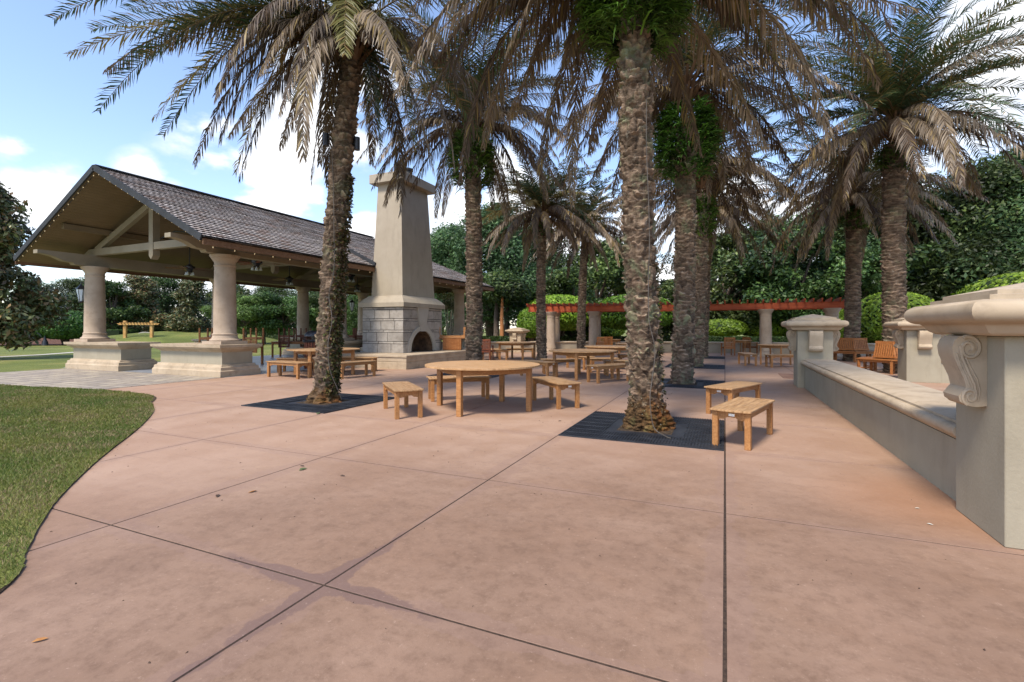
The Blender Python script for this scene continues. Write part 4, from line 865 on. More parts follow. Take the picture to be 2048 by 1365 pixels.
class Acc:
    def __init__(s): s.V = []; s.F = []; s.C = []; s.n = 0
    def add(s, V, F, C): s.V.append(V); s.F.append(F + s.n); s.C.append(C); s.n += len(V)
    def build(s, name, mt, parent): return npmesh(name, np.concatenate(s.V), np.concatenate(s.F), mt, parent, np.concatenate(s.C))
GREEN = [np.array(c_) for c_ in ((.048, .08, .03), (.06, .092, .034), (.042, .076, .038), (.09, .10, .028))]
OLIVE = [np.array(c_) for c_ in ((.19, .155, .045), (.15, .14, .04), (.22, .165, .055))]
DEAD = [np.array(c_) for c_ in ((.13, .092, .058), (.185, .138, .09), (.085, .056, .034), (.29, .225, .155))]
def lowf(rs, a, b, ka, kb):       # smooth random field, periodic round the trunk
    na, nb_ = a // ka + 3, max(b // kb, 3); G_ = rs.normal(0, 1, (na, nb_)); x = np.arange(a) / ka; y = np.arange(b) * nb_ / b
    xi, yi = x.astype(int), y.astype(int); fx_, fy_ = (x - xi), (y - yi); fx_ = fx_ * fx_ * (3 - 2 * fx_); fy_ = fy_ * fy_ * (3 - 2 * fy_); fx_ = fx_[:, None]; fy_ = fy_[None, :]
    y2 = (yi + 1) % nb_; return (G_[xi][:, yi] * (1 - fx_) * (1 - fy_) + G_[xi + 1][:, yi] * fx_ * (1 - fy_) + G_[xi][:, y2] * (1 - fx_) * fy_ + G_[xi + 1][:, y2] * fx_ * fy_)
def trunk_mesh(parent, base, top, r0, r1, seed, flare=0.0, rows_dz=.014, nseg=84, rowh=.12, nb=8, bark='palm_bark', amp=.062):
    rs = np.random.RandomState(seed); H = top[2] - base[2]; nz = int(H / rows_dz); z = np.linspace(0, H, nz)
    th = np.linspace(0, 2 * pi, nseg, endpoint=False); Z, TH = np.meshgrid(z, th, indexing='ij'); u = Z / H
    rad = r0 + (r1 - r0) * u
    rad = rad * (1 + .10 * np.clip(1 - Z / .5, 0, 1) ** 2)
    # spiral of boots
    v = Z / rowh + 1.0 * TH / (2 * pi) + lowf(rs, nz, nseg, 14, 7) * .42 + lowf(rs, nz, nseg, 5, 4) * .12; row = np.floor(v).astype(int); tt = v - row
    s = TH / (2 * pi) * nb + .5 * (row % 2) + .23 * np.sin(row * 12.9898); cell = np.floor(s).astype(int) % nb; ss = (s - np.floor(s)) * 2 - 1
    rnd = rs.rand(500, nb); rr = rnd[row % 500, cell]
    lip = (tt ** 1.7) * (1 - np.abs(ss) ** 3.0) * (.45 + .9 * rr)
    lip = lip * np.where(tt > .9, (1 - tt) / .1 * .8 + .2, 1)
    rough = (rs.rand(nz, nseg) - .5) * .010
    fr = rs.normal(0, 1, (nz // 6 + 2, nseg // 4 + 1)); fi = np.repeat(np.repeat(fr, 6, 0)[:nz], 4, 1)[:, :nseg] * .006
    rr2 = rad + amp * lip + rough + fi + lowf(rs, nz, nseg, 9, 6) * .009
    if flare:
        fl = np.clip(1 - Z / flare, 0, 1); blob = rs.normal(0, 1, (nz, nseg)); 
        for _ in range(2): blob = (blob + np.roll(blob, 1, 0) + np.roll(blob, 1, 1) + np.roll(blob, -1, 1) + np.roll(blob, -1, 0)) / 5
        rr2 = rr2 * (1 - np.clip(fl * 1.6, 0, 1)) + (rad + .03 + .05 * fl + .03 * fl + blob * .05 + .03 * np.sin(TH * 5 + 1) * fl + .02 * np.sin(TH * 9)) * np.clip(fl * 1.6, 0, 1)
    sway = np.sin(u * pi) * .06
    X = base[0] + (top[0] - base[0]) * u + sway * cos(seed) + rr2 * np.cos(TH); Y = base[1] + (top[1] - base[1]) * u + sway * sin(seed) + rr2 * np.sin(TH)
    V = np.stack([X, Y, base[2] + Z - .04 * lip * 0], -1).reshape(-1, 3)
    i, j = np.meshgrid(np.arange(nz - 1), np.arange(nseg), indexing='ij'); j2 = (j + 1) % nseg
    F = np.stack([i * nseg + j, i * nseg + j2, (i + 1) * nseg + j2, (i + 1) * nseg + j], -1).reshape(-1, 4)
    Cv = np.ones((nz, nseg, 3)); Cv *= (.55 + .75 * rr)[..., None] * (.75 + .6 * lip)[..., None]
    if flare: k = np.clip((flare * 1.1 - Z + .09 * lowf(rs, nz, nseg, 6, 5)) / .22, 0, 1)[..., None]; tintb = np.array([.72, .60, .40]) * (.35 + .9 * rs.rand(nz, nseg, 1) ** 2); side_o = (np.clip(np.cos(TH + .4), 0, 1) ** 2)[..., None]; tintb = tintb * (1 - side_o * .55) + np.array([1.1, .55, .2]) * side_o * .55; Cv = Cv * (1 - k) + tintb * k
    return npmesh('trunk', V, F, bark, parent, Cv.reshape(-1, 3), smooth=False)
def strip_leaves(acc, P0, D, L, W, rs, colr, grav=.9, seg=3):
    n = len(P0); pts = [P0]; d = D.copy(); 
    for k in range(seg): pts.append(pts[-1] + d * (L / seg)[:, None]); d = norm(d + np.array([0, 0, -grav / seg]) + rs.normal(0, .08, d.shape))
    wv = norm(np.cross(D, np.array([0, 0, 1.0]) + rs.normal(0, .4, D.shape))); V = []
    for k, p in enumerate(pts): w = (W * (1, 1.25, .9, .15)[k])[:, None] if seg == 3 else W[:, None]; V += [p + wv * w, p - wv * w]
    V = np.stack(V, 1); m_ = V.shape[1]; q = np.arange(n)[:, None] * m_
    F = np.concatenate([q + np.array([2 * k, 2 * k + 1, 2 * k + 3, 2 * k + 2]) for k in range(seg)]); acc.add(V.reshape(-1, 3), F, np.repeat(colr, m_, 0))
def fern_part(parent, cx, cy, z0, z1, r, n, seed, L=.45, W=.013, dark=1.0, name='fern'):
    rs = np.random.RandomState(seed); a = Acc(); th = rs.uniform(0, 2 * pi, n); z = z0 + (z1 - z0) * rs.beta(1.4, 1.1, n); rad = r * (.7 + .5 * np.sin((z - z0) / (z1 - z0) * pi))
    P0 = np.c_[cx + rad * np.cos(th), cy + rad * np.sin(th), z]; D = norm(np.c_[np.cos(th), np.sin(th), rs.uniform(.1, 1.3, n)] + rs.normal(0, .3, (n, 3)))
    cl = np.array([.04, .12, .015]) * (1 - rs.rand(n, 1)) + np.array([.11, .25, .03]) * rs.rand(n, 1); cl *= dark * .62 * rs.uniform(.4, 1.3, (n, 1))
    strip_leaves(a, P0, D, L * rs.uniform(.5, 1.2, n), W * rs.uniform(.7, 1.5, n), rs, cl, grav=1.6)
    # pinnae: short blades along the ferns
    k = n * 4; pk = rs.randint(0, n, k); u = rs.uniform(.15, .9, k)[:, None]; base = P0[pk] + D[pk] * L * u * .8 + np.array([0, 0, -.25 * L]) * u * u; sd = norm(np.cross(D[pk], np.array([0, 0, 1.0])) * rs.choice([-1, 1], k)[:, None] + D[pk] * .5 + rs.normal(0, .25, (k, 3)))
    strip_leaves(a, base, sd, .11 * rs.uniform(.6, 1.3, k), W * .8 * rs.uniform(.7, 1.3, k), rs, cl[pk] * rs.uniform(.7, 1.2, (k, 1)), grav=1.0)
    return a.build(name, 'leaf', parent)
def palm(cx, cy, topx, topy, ztrunk, zc, L, nf, seed, label, leaf=.5, nl=70, wid=.013, dead_frac=.35, fern=None, explicit=None, flare=0, r0=.27, r1=.22, nseg=84, dz=.014, bark='palm_bark', up_frac=1.0, fruit=False, skip=None, base_w=1.0, deadL=1.0, lowfall=104, etmin=-60):
    e = empty('date_palm', (cx, cy, 0), 0, label, 'palm tree', 'date palms planted in two rows'); rs = np.random.RandomState(seed)
    trunk_mesh(e, (0, 0, 0), (topx - cx, topy - cy, ztrunk), r0, r1, seed, flare, dz, nseg, bark=bark)
    ctr = np.array([topx - cx, topy - cy, zc]); live, dead = Acc(), Acc()
    # bulb of leaf bases
    for k in range(70):
        a = k * 2.39996; u = k / 70; rr = .24 + .05 * u; p0 = ctr + np.array([rr * .6 * cos(a), rr * .6 * sin(a), -.75 + .75 * u]); p1 = ctr + np.array([(rr + .16 + .1 * u) * cos(a), (rr + .16 + .1 * u) * sin(a), -.45 + .8 * u]); w = .05
        sd = np.array([-sin(a), cos(a), 0]) * w; V = np.array([p0 - sd, p0 + sd, p1 + sd * .5, p1 - sd * .5]); dead.add(V, np.array([[0, 1, 2, 3]]), np.tile(np.array([.17, .10, .055]) * rs.uniform(.5, 1.3), (4, 1)))
    jobs = []
    if explicit: jobs += explicit
    for k in range(nf):
        u = (k + .5) / nf; az = k * 2.39996 + rs.uniform(-.2, .2); e0 = R(82 - lowfall * u ** 1.05) + rs.uniform(-.12, .12)
        isdead = (u > 1 - dead_frac) or rs.rand() < .12; 
        if skip and abs((math.degrees(az) - skip + 180) % 360 - 180) < 48 and u > .3: continue
        ll = L * rs.uniform(.82, 1.06) * (deadL if isdead else 1); et = max(e0 - R(rs.uniform(24, 48)) - (R(10) if isdead else 0), R(etmin + rs.uniform(-8, 8)))
        d0 = np.array([cos(az) * cos(e0), sin(az) * cos(e0), sin(e0)]); dt = np.array([cos(az) * cos(et), sin(az) * cos(et), sin(et)])
        jobs.append((d0 * ll * .5, dt * ll * .93, 1.0 if isdead else (0.35 if rs.rand() < .18 else 0.0)))
    for c_, t_, dd in jobs:
        st = ctr + norm(np.array(c_)[None])[0] * .15 + np.array([0, 0, rs.uniform(-.35, .1) if dd else 0])
        colr = (DEAD[rs.randint(4)] if dd == 1 else OLIVE[rs.randint(3)] if dd > .2 else GREEN[rs.randint(4)]).copy()
        RV, RF, rc, LV, LF, LC = frond_geo(st, ctr + np.array(c_), ctr + np.array(t_), nl, leaf, wid, .35 if dd < .5 else .5, rs, colr, min(dd, .75))
        a = dead if dd == 1 else live; a.add(RV, RF, rc); a.add(LV, LF, LC)
    if live.n: live.build('crown', 'frond', e)
    dead.build('dead_fronds', 'frond', e)
    if fern: fern_part(e, topx - cx, topy - cy, fern[0], fern[1], fern[2], fern[3], seed + 5, fern[4] if len(fern) > 4 else .45, fern[5] if len(fern) > 5 else .013)
    if fruit:
        a = Acc(); n = 60; th = rs.uniform(0, 2 * pi, n); P0 = np.tile(ctr + np.array([0, 0, .1]), (n, 1)); D = norm(np.c_[np.cos(th) * .5, np.sin(th) * .5, np.full(n, 1.0)]); strip_leaves(a, P0, D, np.full(n, 1.3) * rs.uniform(.7, 1.1, n), np.full(n, .012), rs, np.tile(np.array([.42, .12, .03]), (n, 1)) * rs.uniform(.7, 1.2, (n, 1)), grav=1.2)
        a.build('fruit_stalks', 'frond', e)
    return e
RT = np.array([cos(YAW), sin(YAW), 0]); FW = np.array([-sin(YAW), cos(YAW), 0])
def ex(cx, cy, zc, px, py, d, dd, arch=.9, topx=None, topy=None):    # frond reaching the given pixel at depth d
    x, y = at(px, d); z = CAMH + (HOR - py) / FPX * d; t_ = np.array([x - (topx or cx), y - (topy or cy), z - zc]); hor = t_ * np.array([1, 1, 0])
    c_ = hor * .52 + np.array([0, 0, max(t_[2] * .12, 0) + arch]); return (c_, t_, dd)
# palm A: the ivy-covered palm left
tx, ty = at(704, 9.35); zc = 7.15
E1 = [ex(-7, 7, zc, *q, topx=tx, topy=ty) for q in [(105, 40, 7.9, 0, .9), (135, 110, 8.3, .35, .7), (60, -40, 8.2, 0, 1.0), (195, 225, 8.5, 0, .75), (212, 145, 9.3, 1, .55), (305, 240, 8.2, .35, .7), (325, 275, 8.9, 0, .6), (388, 330, 9.0, 1, .6), (478, 360, 9.2, 1, .55), (470, 350, 8.6, .35, .7),
      (622, 366, 9.0, 1, .35), (640, 330, 10.0, 1, .3), (560, 230, 7.6, 1, .6), (690, 110, 7.8, .35, .9), (735, 80, 8.0, 1, .6), (760, 300, 9.6, 0, .6), (735, 235, 9.4, 0, .6), (868, 345, 10.2, 1, .7), (830, 300, 9.8, 0, .7), (935, 150, 8.8, 1, .7), (980, 250, 10.5, 1, .8), (780, 250, 11.0, 0, .6), (860, 210, 8.6, .35, .7),
      (520, 150, 8.0, 1, .7), (430, 190, 9.6, 1, .6), (350, 60, 8.6, .35, .6), (250, 20, 10.2, 0, .6), (330, -60, 8.0, 0, .8), (560, 300, 10.3, 1, .4), (440, 120, 8.2, 1, .5), (280, 110, 9.0, .35, .6), (180, 60, 9.4, 0, .7)]]
palmA = palm(-7, 7, tx, ty, 6.75, zc, 3.9, 24, 11, 'ivy-covered palm with broad drooping crown standing left of the near round table', leaf=.52, nl=120, wid=.0125, explicit=E1, r0=.185, r1=.18, dead_frac=.4, flare=.28)
def vine(parent, pts, n, seed, ang, spread, r, cols, size=.035):
    rs = np.random.RandomState(seed); a = Acc(); k = rs.randint(0, len(pts) - 1, n); u = rs.rand(n)[:, None]; P = np.array(pts); c_ = P[k] * (1 - u) + P[k + 1] * u
    th = ang + rs.normal(0, spread, n); rad = r * rs.uniform(1.0, 1.28, n); P0 = c_ + np.c_[rad * np.cos(th), rad * np.sin(th), np.zeros(n)]; D = norm(np.c_[np.cos(th), np.sin(th), rs.uniform(-1.2, .6, n)] + rs.normal(0, .5, (n, 3)))
    cl = np.array(cols)[rs.randint(0, len(cols), n)] * rs.uniform(.6, 1.3, (n, 1)); strip_leaves(a, P0, D, size * 1.6 * rs.uniform(.6, 1.3, n), np.full(n, size * .5), rs, cl, grav=.6)
    return a.build('ivy', 'leaf', parent)
def axisp(tx, ty, cx, cy, zt, seed, z): u = z / zt; w_ = sin(u * pi) * .06; return ((tx - cx) * u + w_ * cos(seed), (ty - cy) * u + w_ * sin(seed), z)
tpA = [axisp(tx, ty, -7, 7, 6.75, 11, z) for z in (.1, 1.5, 3.3, 4.3)]
rdir = math.atan2(RT[1], RT[0])
vine(palmA, tpA[:3], 1900, 4, rdir - .35, (.5), .205, [(.07, .075, .02), (.12, .11, .03), (.16, .10, .05), (.05, .07, .02)])
vine(palmA, tpA[2:], 350, 5, rdir - .1, .35, .2, [(.05, .05, .03), (.09, .075, .04), (.12, .08, .05)])
# palm B: the big foreground palm
zc = 6.75; tx, ty = at(1268, 6.8)
E2 = [ex(-1, 7, zc, *q, topx=tx, topy=ty) for q in [(905, 60, 7.6, 1, .5), (870, 130, 8.6, 1, .6), (1010, 110, 6.4, 1, .6), (820, 20, 7.2, 1, .8), (1060, 150, 8.6, 1, .4), (1650, 60, 7.2, 1, .6), (1560, 120, 7.6, 0, .5), (1720, -30, 7.0, 1, .8), (1480, 60, 8.4, 1, .4), (1840, 20, 9.4, 1, .8), (1130, 130, 8.0, 1, .4), (1000, 30, 8.8, .35, .6), (1600, 20, 8.8, 0, .6)]]
palmB = palm(-1, 7, tx, ty, 6.3, zc, 4.3, 84, 23, 'largest palm trunk in the foreground rising from the near grate', leaf=.5, nl=110, wid=.0125, dead_frac=.38, explicit=E2, fern=(5.35, 6.6, .40, 2400, .46, .009), flare=.5, skip=278, etmin=-36, lowfall=88, r0=.2, r1=.185, nseg=120, dz=.0105, bark='palm_bark_mossy')
vine(palmB, [axisp(tx, ty, -1, 7, 6.3, 23, z) for z in (.5, 1.3, 2.3)], 420, 6, rdir + .1, .35, .2, [(.10, .12, .04), (.16, .15, .06), (.09, .10, .03), (.2, .17, .08)], size=.03)
vine(palmB, [(0, 0, .02), (.0, .0, .5)], 300, 16, rdir - 1.6, 1.6, .22, [(.05, .04, .02), (.10, .07, .04), (.2, .17, .12), (.04, .03, .02)], size=.014)
# the rest
palmC = palm(-7, 13, *at(944, 14.6), 7.0, 7.75, 4.3, 96, 31, 'palm with green fern collar rising left of centre, behind the near round table', leaf=.5, nl=80, wid=.015, dead_frac=.55, fern=(5.6, 7.2, .40, 700, .42, .014), skip=298, etmin=-38, lowfall=90, r0=.235, r1=.21, nseg=72, dz=.018)
palmD = palm(-7, 19, *at(1084, 20.3), 5.7, 6.3, 3.5, 74, 42, 'slim palm right of the fireplace with feathery upright crown', leaf=.42, nl=52, wid=.02, etmin=-34, lowfall=92, dead_frac=.3, fern=(5.2, 5.9, .24, 160, .3, .014), r0=.19, r1=.165, nseg=56, dz=.024)
palmE = palm(-7, 25, *at(1170, 25.6), 6.1, 6.7, 3.8, 76, 53, 'slim brown palm standing in front of the left pergola columns', leaf=.42, nl=46, wid=.024, etmin=-36, lowfall=90, dead_frac=.6, r0=.21, r1=.18, nseg=56, dz=.026)
palmF = palm(-1, 13, *at(1372, 12.2), 6.6, 7.6, 4.5, 86, 64, 'second palm in the right row, with a big round fern collar', leaf=.52, nl=78, wid=.015, dead_frac=.45, fern=(5.1, 6.9, .45, 1100, .45, .014), skip=274, etmin=-30, lowfall=86, r0=.25, r1=.21, nseg=84, dz=.016, bark='palm_bark_mossy')
palmG = palm(-1, 19, *at(1403, 17.7), 6.3, 7.2, 4.5, 80, 75, 'third palm in the right row, partly behind the second', leaf=.52, nl=62, wid=.018, dead_frac=.55, fern=(4.6, 6.1, .30, 400, .36, .014), skip=273, etmin=-30, lowfall=84, r0=.25, r1=.21, nseg=64, dz=.02, bark='palm_bark_mossy')
palmH = palm(-1, 25, *at(1416, 23.2), 6.6, 7.0, 4.6, 84, 86, 'fourth and farthest palm in the right row', leaf=.55, nl=56, wid=.022, dead_frac=.6, etmin=-32, lowfall=86, r0=.24, r1=.21, nseg=56, dz=.026)
palmI = palm(5, 19, *at(1790, 15.5), 7.3, 8.1, 4.9, 92, 97, 'tall palm with full green crown at the right, ringed by the nearer tree bench', leaf=.6, nl=90, wid=.016, etmin=-36, lowfall=98, dead_frac=.25, fern=(6.3, 7.2, .30, 260, .3, .012), r0=.31, r1=.28, nseg=72, dz=.018, fruit=True)
palmJ = palm(5, 25, *at(1708, 20.9), 6.4, 7.1, 4.7, 92, 108, 'palm with brown drooping crown at the right, ringed by the farther tree bench', leaf=.55, nl=60, wid=.02, dead_frac=.65, etmin=-40, lowfall=92, fern=(5.6, 6.6, .34, 300, .3, .014), r0=.29, r1=.26, nseg=60, dz=.022)

# cables and small spotlights on the trunks
def cable(pts, label, r=.007): m_ = MB(); m_.tube(smooth3(pts), r, 6); return tag(m_.build('power_cable', 'cable_grey', smooth=True), label, 'cable', 'cables running up the palm trunks')
def smooth3(P, k=6):
    P = [Vector(p) for p in P]; out = []
    for i in range(len(P) - 1):
        p0, p1, p2, p3 = P[max(i - 1, 0)], P[i], P[i + 1], P[min(i + 2, len(P) - 1)]
        for s in range(k): u = s / k; out.append(.5 * ((2 * p1) + (-p0 + p2) * u + (2 * p0 - 5 * p1 + 4 * p2 - p3) * u * u + (-p0 + 3 * p1 - 3 * p2 + p3) * u ** 3))
    return out + [P[-1]]
def onpix(px, py, d): x, y = at(px, d); return (x, y, CAMH + (HOR - py) / FPX * d)
cable([onpix(683, 800, 8.98), onpix(676, 780, 8.94), onpix(660, 740, 8.9), onpix(656, 690, 8.92), onpix(664, 640, 8.94), onpix(658, 590, 8.96), onpix(668, 540, 8.98), onpix(668, 460, 9.0), onpix(667, 380, 9.02), onpix(664, 300, 9.03)], 'thin cable snaking up the ivy-covered palm trunk')
cable([(-.62, 6.35, .02), (-.70, 6.42, .03), (-.85, 6.5, .12), onpix(1300, 800, 6.33), onpix(1304, 760, 6.4), onpix(1310, 700, 6.46), onpix(1298, 640, 6.46), onpix(1297, 560, 6.47), onpix(1299, 480, 6.47), onpix(1297, 400, 6.48), onpix(1293, 300, 6.5), onpix(1293, 200, 6.52)], 'thin cable running up the largest foreground palm trunk', .006)
def uplight(p, rz, label):
    e = empty('spotlight', p, rz, label, 'spotlight', 'small spotlights fixed to the ivy-covered palm'); MB().tube([(0, 0, -.12), (0, 0, .12)], .055, 14).build('housing', 'black_metal', e, smooth=True); MB().tube([(-.14, 0, 0), (-.04, 0, 0)], .014, 8).build('mount', 'black_metal', e)
uplight(onpix(652, 280, 9.3), YAW + pi, 'small dark spotlight on the left side of the ivy-covered palm trunk'); uplight(onpix(714, 288, 9.3), YAW, 'small dark spotlight on the right side of the ivy-covered palm trunk')

# ------------------------------------------------------------------ pergola
pg = empty('pergola', (0, 0, 0), 0, 'red-stained curved pergola on round stone columns at the back of the terrace', 'pergola')
cc = [at(1102, 28.0), at(1187, 27.4), at(1303, 26.4), at(1532, 24.2), at(1665, 22.8)]
arc1 = smooth_line([at(1058, 28.4), *cc, at(1697, 22.5)], 8); 
def offs(cur, o):
    out = []
    for i in range(len(cur)):
        a, b_ = Vector(cur[max(i - 1, 0)]), Vector(cur[min(i + 1, len(cur) - 1)]); d = (b_ - a).normalized(); out.append((cur[i][0] - d.y * o, cur[i][1] + d.x * o))
    return out
arc2 = offs(arc1, 1.5)
for x, y in cc: doric(pg, x, y, 0, 2.35, .27, n=24)
k_ = [arc2[8 * i] for i in range(1, 6)]
for x, y in k_: doric(pg, x, y, 0, 2.35, .27, n=24)
for a_ in (arc1, arc2): ribbon(a_, [(-.09, 2.36), (.09, 2.36), (.09, 2.66), (-.09, 2.66)], 0, 0).build('beam', 'redwood', pg)
def along(cur, s):
    L = [0]; 
    for i in range(1, len(cur)): L.append(L[-1] + (Vector(cur[i]) - Vector(cur[i - 1])).length)
    s *= L[-1]
    for i in range(1, len(cur)):
        if L[i] >= s: u = (s - L[i - 1]) / (L[i] - L[i - 1]); return Vector(cur[i - 1]).lerp(Vector(cur[i]), u)
    return Vector(cur[-1])
for k in range(46):
    s = k / 45; p, q = along(arc1, s), along(arc2, s); d = (q - p).normalized(); A_, B_ = p - d * .45, q + d * .45
    nrm = Vector((-d.y, d.x)) * .028; pr = [(0, 2.74), (.1, 2.665), (1, 2.665), (1.0, 2.82), (0, 2.82)]
    L_ = (B_ - A_).length; prof = [(0, 2.76), (.16, 2.64), (.3, 2.62), (L_ - .3, 2.62), (L_ - .16, 2.64), (L_, 2.76), (L_, 2.83), (0, 2.83)]
    r_ = MB(); f1 = [(A_.x + d.x * s_, A_.y + d.y * s_, z) for s_, z in prof]; n = len(prof)
    r_.add([(x + nrm.x, y + nrm.y, z) for x, y, z in f1] + [(x - nrm.x, y - nrm.y, z) for x, y, z in f1], [tuple(range(n)), tuple(reversed(range(n, 2 * n)))] + [(i, i + n, (i + 1) % n + n, (i + 1) % n) for i in range(n)]); r_.build('rafter', 'redwood', pg)

# ------------------------------------------------------------------ lamp post, arbor
x, y = at(90, 39.5); e = empty('lamp_post', (x, y, 0), 0, 'dark lamp post with white globe on the lawn at far left', 'lamp post')
MB().lathe([(.22, 0), (.2, .25), (.1, .5), (.07, .7), (.055, 2.6), (.09, 2.65)], n=12).build('post', 'black_metal', e, smooth=True); MB().lathe([(.08, 2.66), (.2, 2.8), (.2, 2.98), (.1, 3.1), (.02, 3.12)], n=14).build('globe', 'white_plate', e, smooth=True); MB().lathe([(.14, 3.06), (.05, 3.2), (.01, 3.25)], n=12).build('finial', 'black_metal', e)
x, y = at(277, 43.5); e = empty('garden_arbor', (x, y, .12), YAW + .1, 'small golden timber arbor standing on the far lawn behind the pavilion', 'arbor')
mat('gold_timber', (.42, .23, .07), (.55, .33, .12), scale=2, rough=.6)
for sx_ in (-1, 1): MB().box(sx_ * 1.12 - .11, sx_ * 1.12 + .11, -.11, .11, 0, 1.95).build('post', 'gold_timber', e)
for sy in (-1, 1): MB().prism([(-1.7, 1.72), (-1.5, 1.58), (1.5, 1.58), (1.7, 1.72)], 'y', sy * .17 - .03, sy * .17 + .03).build('beam', 'gold_timber', e)
q = MB(); [q.box(-1.3 + k * .26 - .03, -1.3 + k * .26 + .03, -.4, .4, 1.725, 1.80) for k in range(11)]; q.build('slat_roof', 'gold_timber', e)
x, y = at(285, 46); e = empty('garden_bench', (x, y, .15), YAW, 'small pale curved-back bench under the golden arbor on the far lawn', 'bench')
q = MB(); q.bar((-.65, .2, .4), (.65, .2, .4), .3, .05); q.build('seat', 'path_concrete', e); q = MB()
for k in range(12): xx = -.6 + k * .109; q.box(xx - .02, xx + .02, .28, .31, .42, .72 + .14 * (1 - (xx / .65) ** 2))
for k in range(8): a_, b_ = -.65 + k * .1625, -.65 + (k + 1) * .1625; q.bar((a_, .3, .74 + .14 * (1 - (a_ / .65) ** 2)), (b_, .3, .74 + .14 * (1 - (b_ / .65) ** 2)), .05, .06)
q.build('backrest', 'path_concrete', e)
for sx_ in (-1, 1): MB().box(sx_ * .6 - .03, sx_ * .6 + .03, .05, .3, 0, .42).build('leg', 'path_concrete', e)

# ------------------------------------------------------------------ broadleaf trees, shrubs, hedges
def leafcloud(rs, blobs, n, size, cols, flat=.75, out=.6):
    """blobs: (x,y,z,r). Leaves on and inside each lump."""
    B = np.array(blobs); w = B[:, 3] ** 2; w = w / w.sum(); k = rs.choice(len(B), n, p=w); c_ = B[k]
    d = norm(rs.normal(0, 1, (n, 3)) + np.array([0, 0, .25])); r = c_[:, 3] * (1 - .5 * rs.rand(n) ** 2) * (1 + np.abs(rs.normal(0, .17, n))) * (1 + .16 * np.sin(d[:, 0] * 7 + k) * np.sin(d[:, 1] * 6 + 2 * k) * np.sin(d[:, 2] * 5 + k)); sq = np.array([1, 1, flat])
    P = c_[:, :3] + d * r[:, None] * sq; nn = norm(d * out + rs.normal(0, .55, (n, 3)) + np.array([0, 0, .3])); u = norm(np.cross(nn, rs.normal(0, 1, (n, 3)))); v = np.cross(nn, u)
    s = size * rs.uniform(.6, 1.4, n)[:, None]
    V = np.stack([P - u * s * 1.0, P - v * s * .42 + u * s * .1, P + u * s * 1.0, P + v * s * .42 + u * s * .1], 1).reshape(-1, 3); F = np.arange(4 * n).reshape(-1, 4)
    bl = rs.uniform(.5, 1.45, len(B))[k][:, None]; cl = np.array(cols)[rs.randint(0, len(cols), n)] * bl * rs.uniform(.65, 1.4, (n, 1)); return V, F, np.repeat(cl, 4, 0)
def make_tree(H, W, seed, cols, n=9000, size=.16, trunk=.22, zb=.22, mt='leaf', name='broadleaf_tree', group='dark leafy trees behind the terrace', shape='round', barkm='bark', dens=26):
    rs = np.random.RandomState(seed); e = empty(name, label='x', cat='tree', group=group); bl = []
    for k in range(dens):
        u = rs.rand(); a = rs.uniform(0, 2 * pi); z = H * (zb + (.93 - zb) * u)
        if shape == 'cone': rr = W * (1 - u) ** .7 * rs.uniform(.3, .95)
        elif shape == 'flat': rr = W * rs.uniform(.2, 1.0); z = H * (zb + .12 + (.75 - zb) * rs.rand() * (1 - .4 * (rr / W) ** 2))
        else: rr = W * sqrt(max(1 - (2 * u - .85) ** 2 / 1.5, .05)) * rs.uniform(.25, .95)
        bl.append((rr * cos(a), rr * sin(a), z, W * rs.uniform(.13, .32)))
    q = MB(); q.tube([(0, 0, -.1), (.05 * W, 0, H * .2), (0, .04 * W, H * .45), (0, 0, H * .8)], [trunk * 1.25, trunk, trunk * .7, trunk * .2], 9)
    q.build('trunk', barkm, e, smooth=True); br = MB()
    for b_ in bl[::2]: br.tube([(0, 0, H * .25 + b_[2] * .15), (b_[0] * .45, b_[1] * .45, b_[2] * .6 + H * .05), (b_[0] * .9, b_[1] * .9, b_[2])], [trunk * .4, trunk * .25, trunk * .07], 6)
    br.build('limbs', barkm, e, smooth=True)
    V, F, Cc = leafcloud(rs, bl, n, size, cols); npmesh('crown', V, F, mt, e, Cc); return e
G1 = [(.045, .078, .02), (.062, .102, .025), (.038, .068, .024), (.085, .125, .03)]
G2 = [(.08, .14, .03), (.105, .175, .04), (.06, .11, .025)]
G3 = [(.055, .07, .024), (.08, .095, .034), (.115, .115, .05), (.13, .085, .035)]
G4 = [(.055, .10, .04), (.075, .13, .05), (.10, .16, .055)]
T = {'oak': make_tree(12, 5.2, 1, G1, 30000, .13, .4, dens=60), 'soft': make_tree(11, 4.6, 2, G4, 30000, .12, .3, shape='cone', zb=.16, dens=60), 'mag': make_tree(9, 3.4, 3, G3, 16000, .15, .2, mt='glossy_leaf', zb=.1, shape='cone', dens=34), 'light': make_tree(7, 3.6, 4, G2, 15000, .12, .16, zb=.3, dens=26), 'glos': make_tree(10, 4.2, 5, G1, 20000, .17, .3, mt='glossy_leaf', zb=.2, dens=44)}
usedT = set()
def tree(kind, px, d, H, label, w=1.0, zoff=0):
    o = T[kind] if kind not in usedT else copy_tree(T[kind]); usedT.add(kind); h0 = {'oak': 12, 'soft': 11, 'mag': 9, 'light': 7, 'glos': 10}[kind]; s = H / h0; x, y = at(px, d)
    o.location = (x, y, zoff); o.rotation_euler = (0, 0, px * 1.7); o.scale = (s * w, s * w, s); o['label'] = label; return o
tree('mag', -35, 22, 8.6, 'dark magnolia with glossy leaves at the far left edge', .9)
tree('soft', 60, 62, 8.2, 'grey-green tree behind the lamp post'); tree('oak', 160, 60, 7.6, 'tree seen between the magnolia and the far left column', 1.2)
tree('glos', 225, 52, 6.6, 'glossy dark tree behind the far left pavilion column', 1.2); tree('mag', 275, 54, 7.6, 'conical dark tree rising behind the golden arbor', 1.25); tree('oak', 330, 62, 8.2, 'dark tree seen through the pavilion right of the arbor', 1.2)
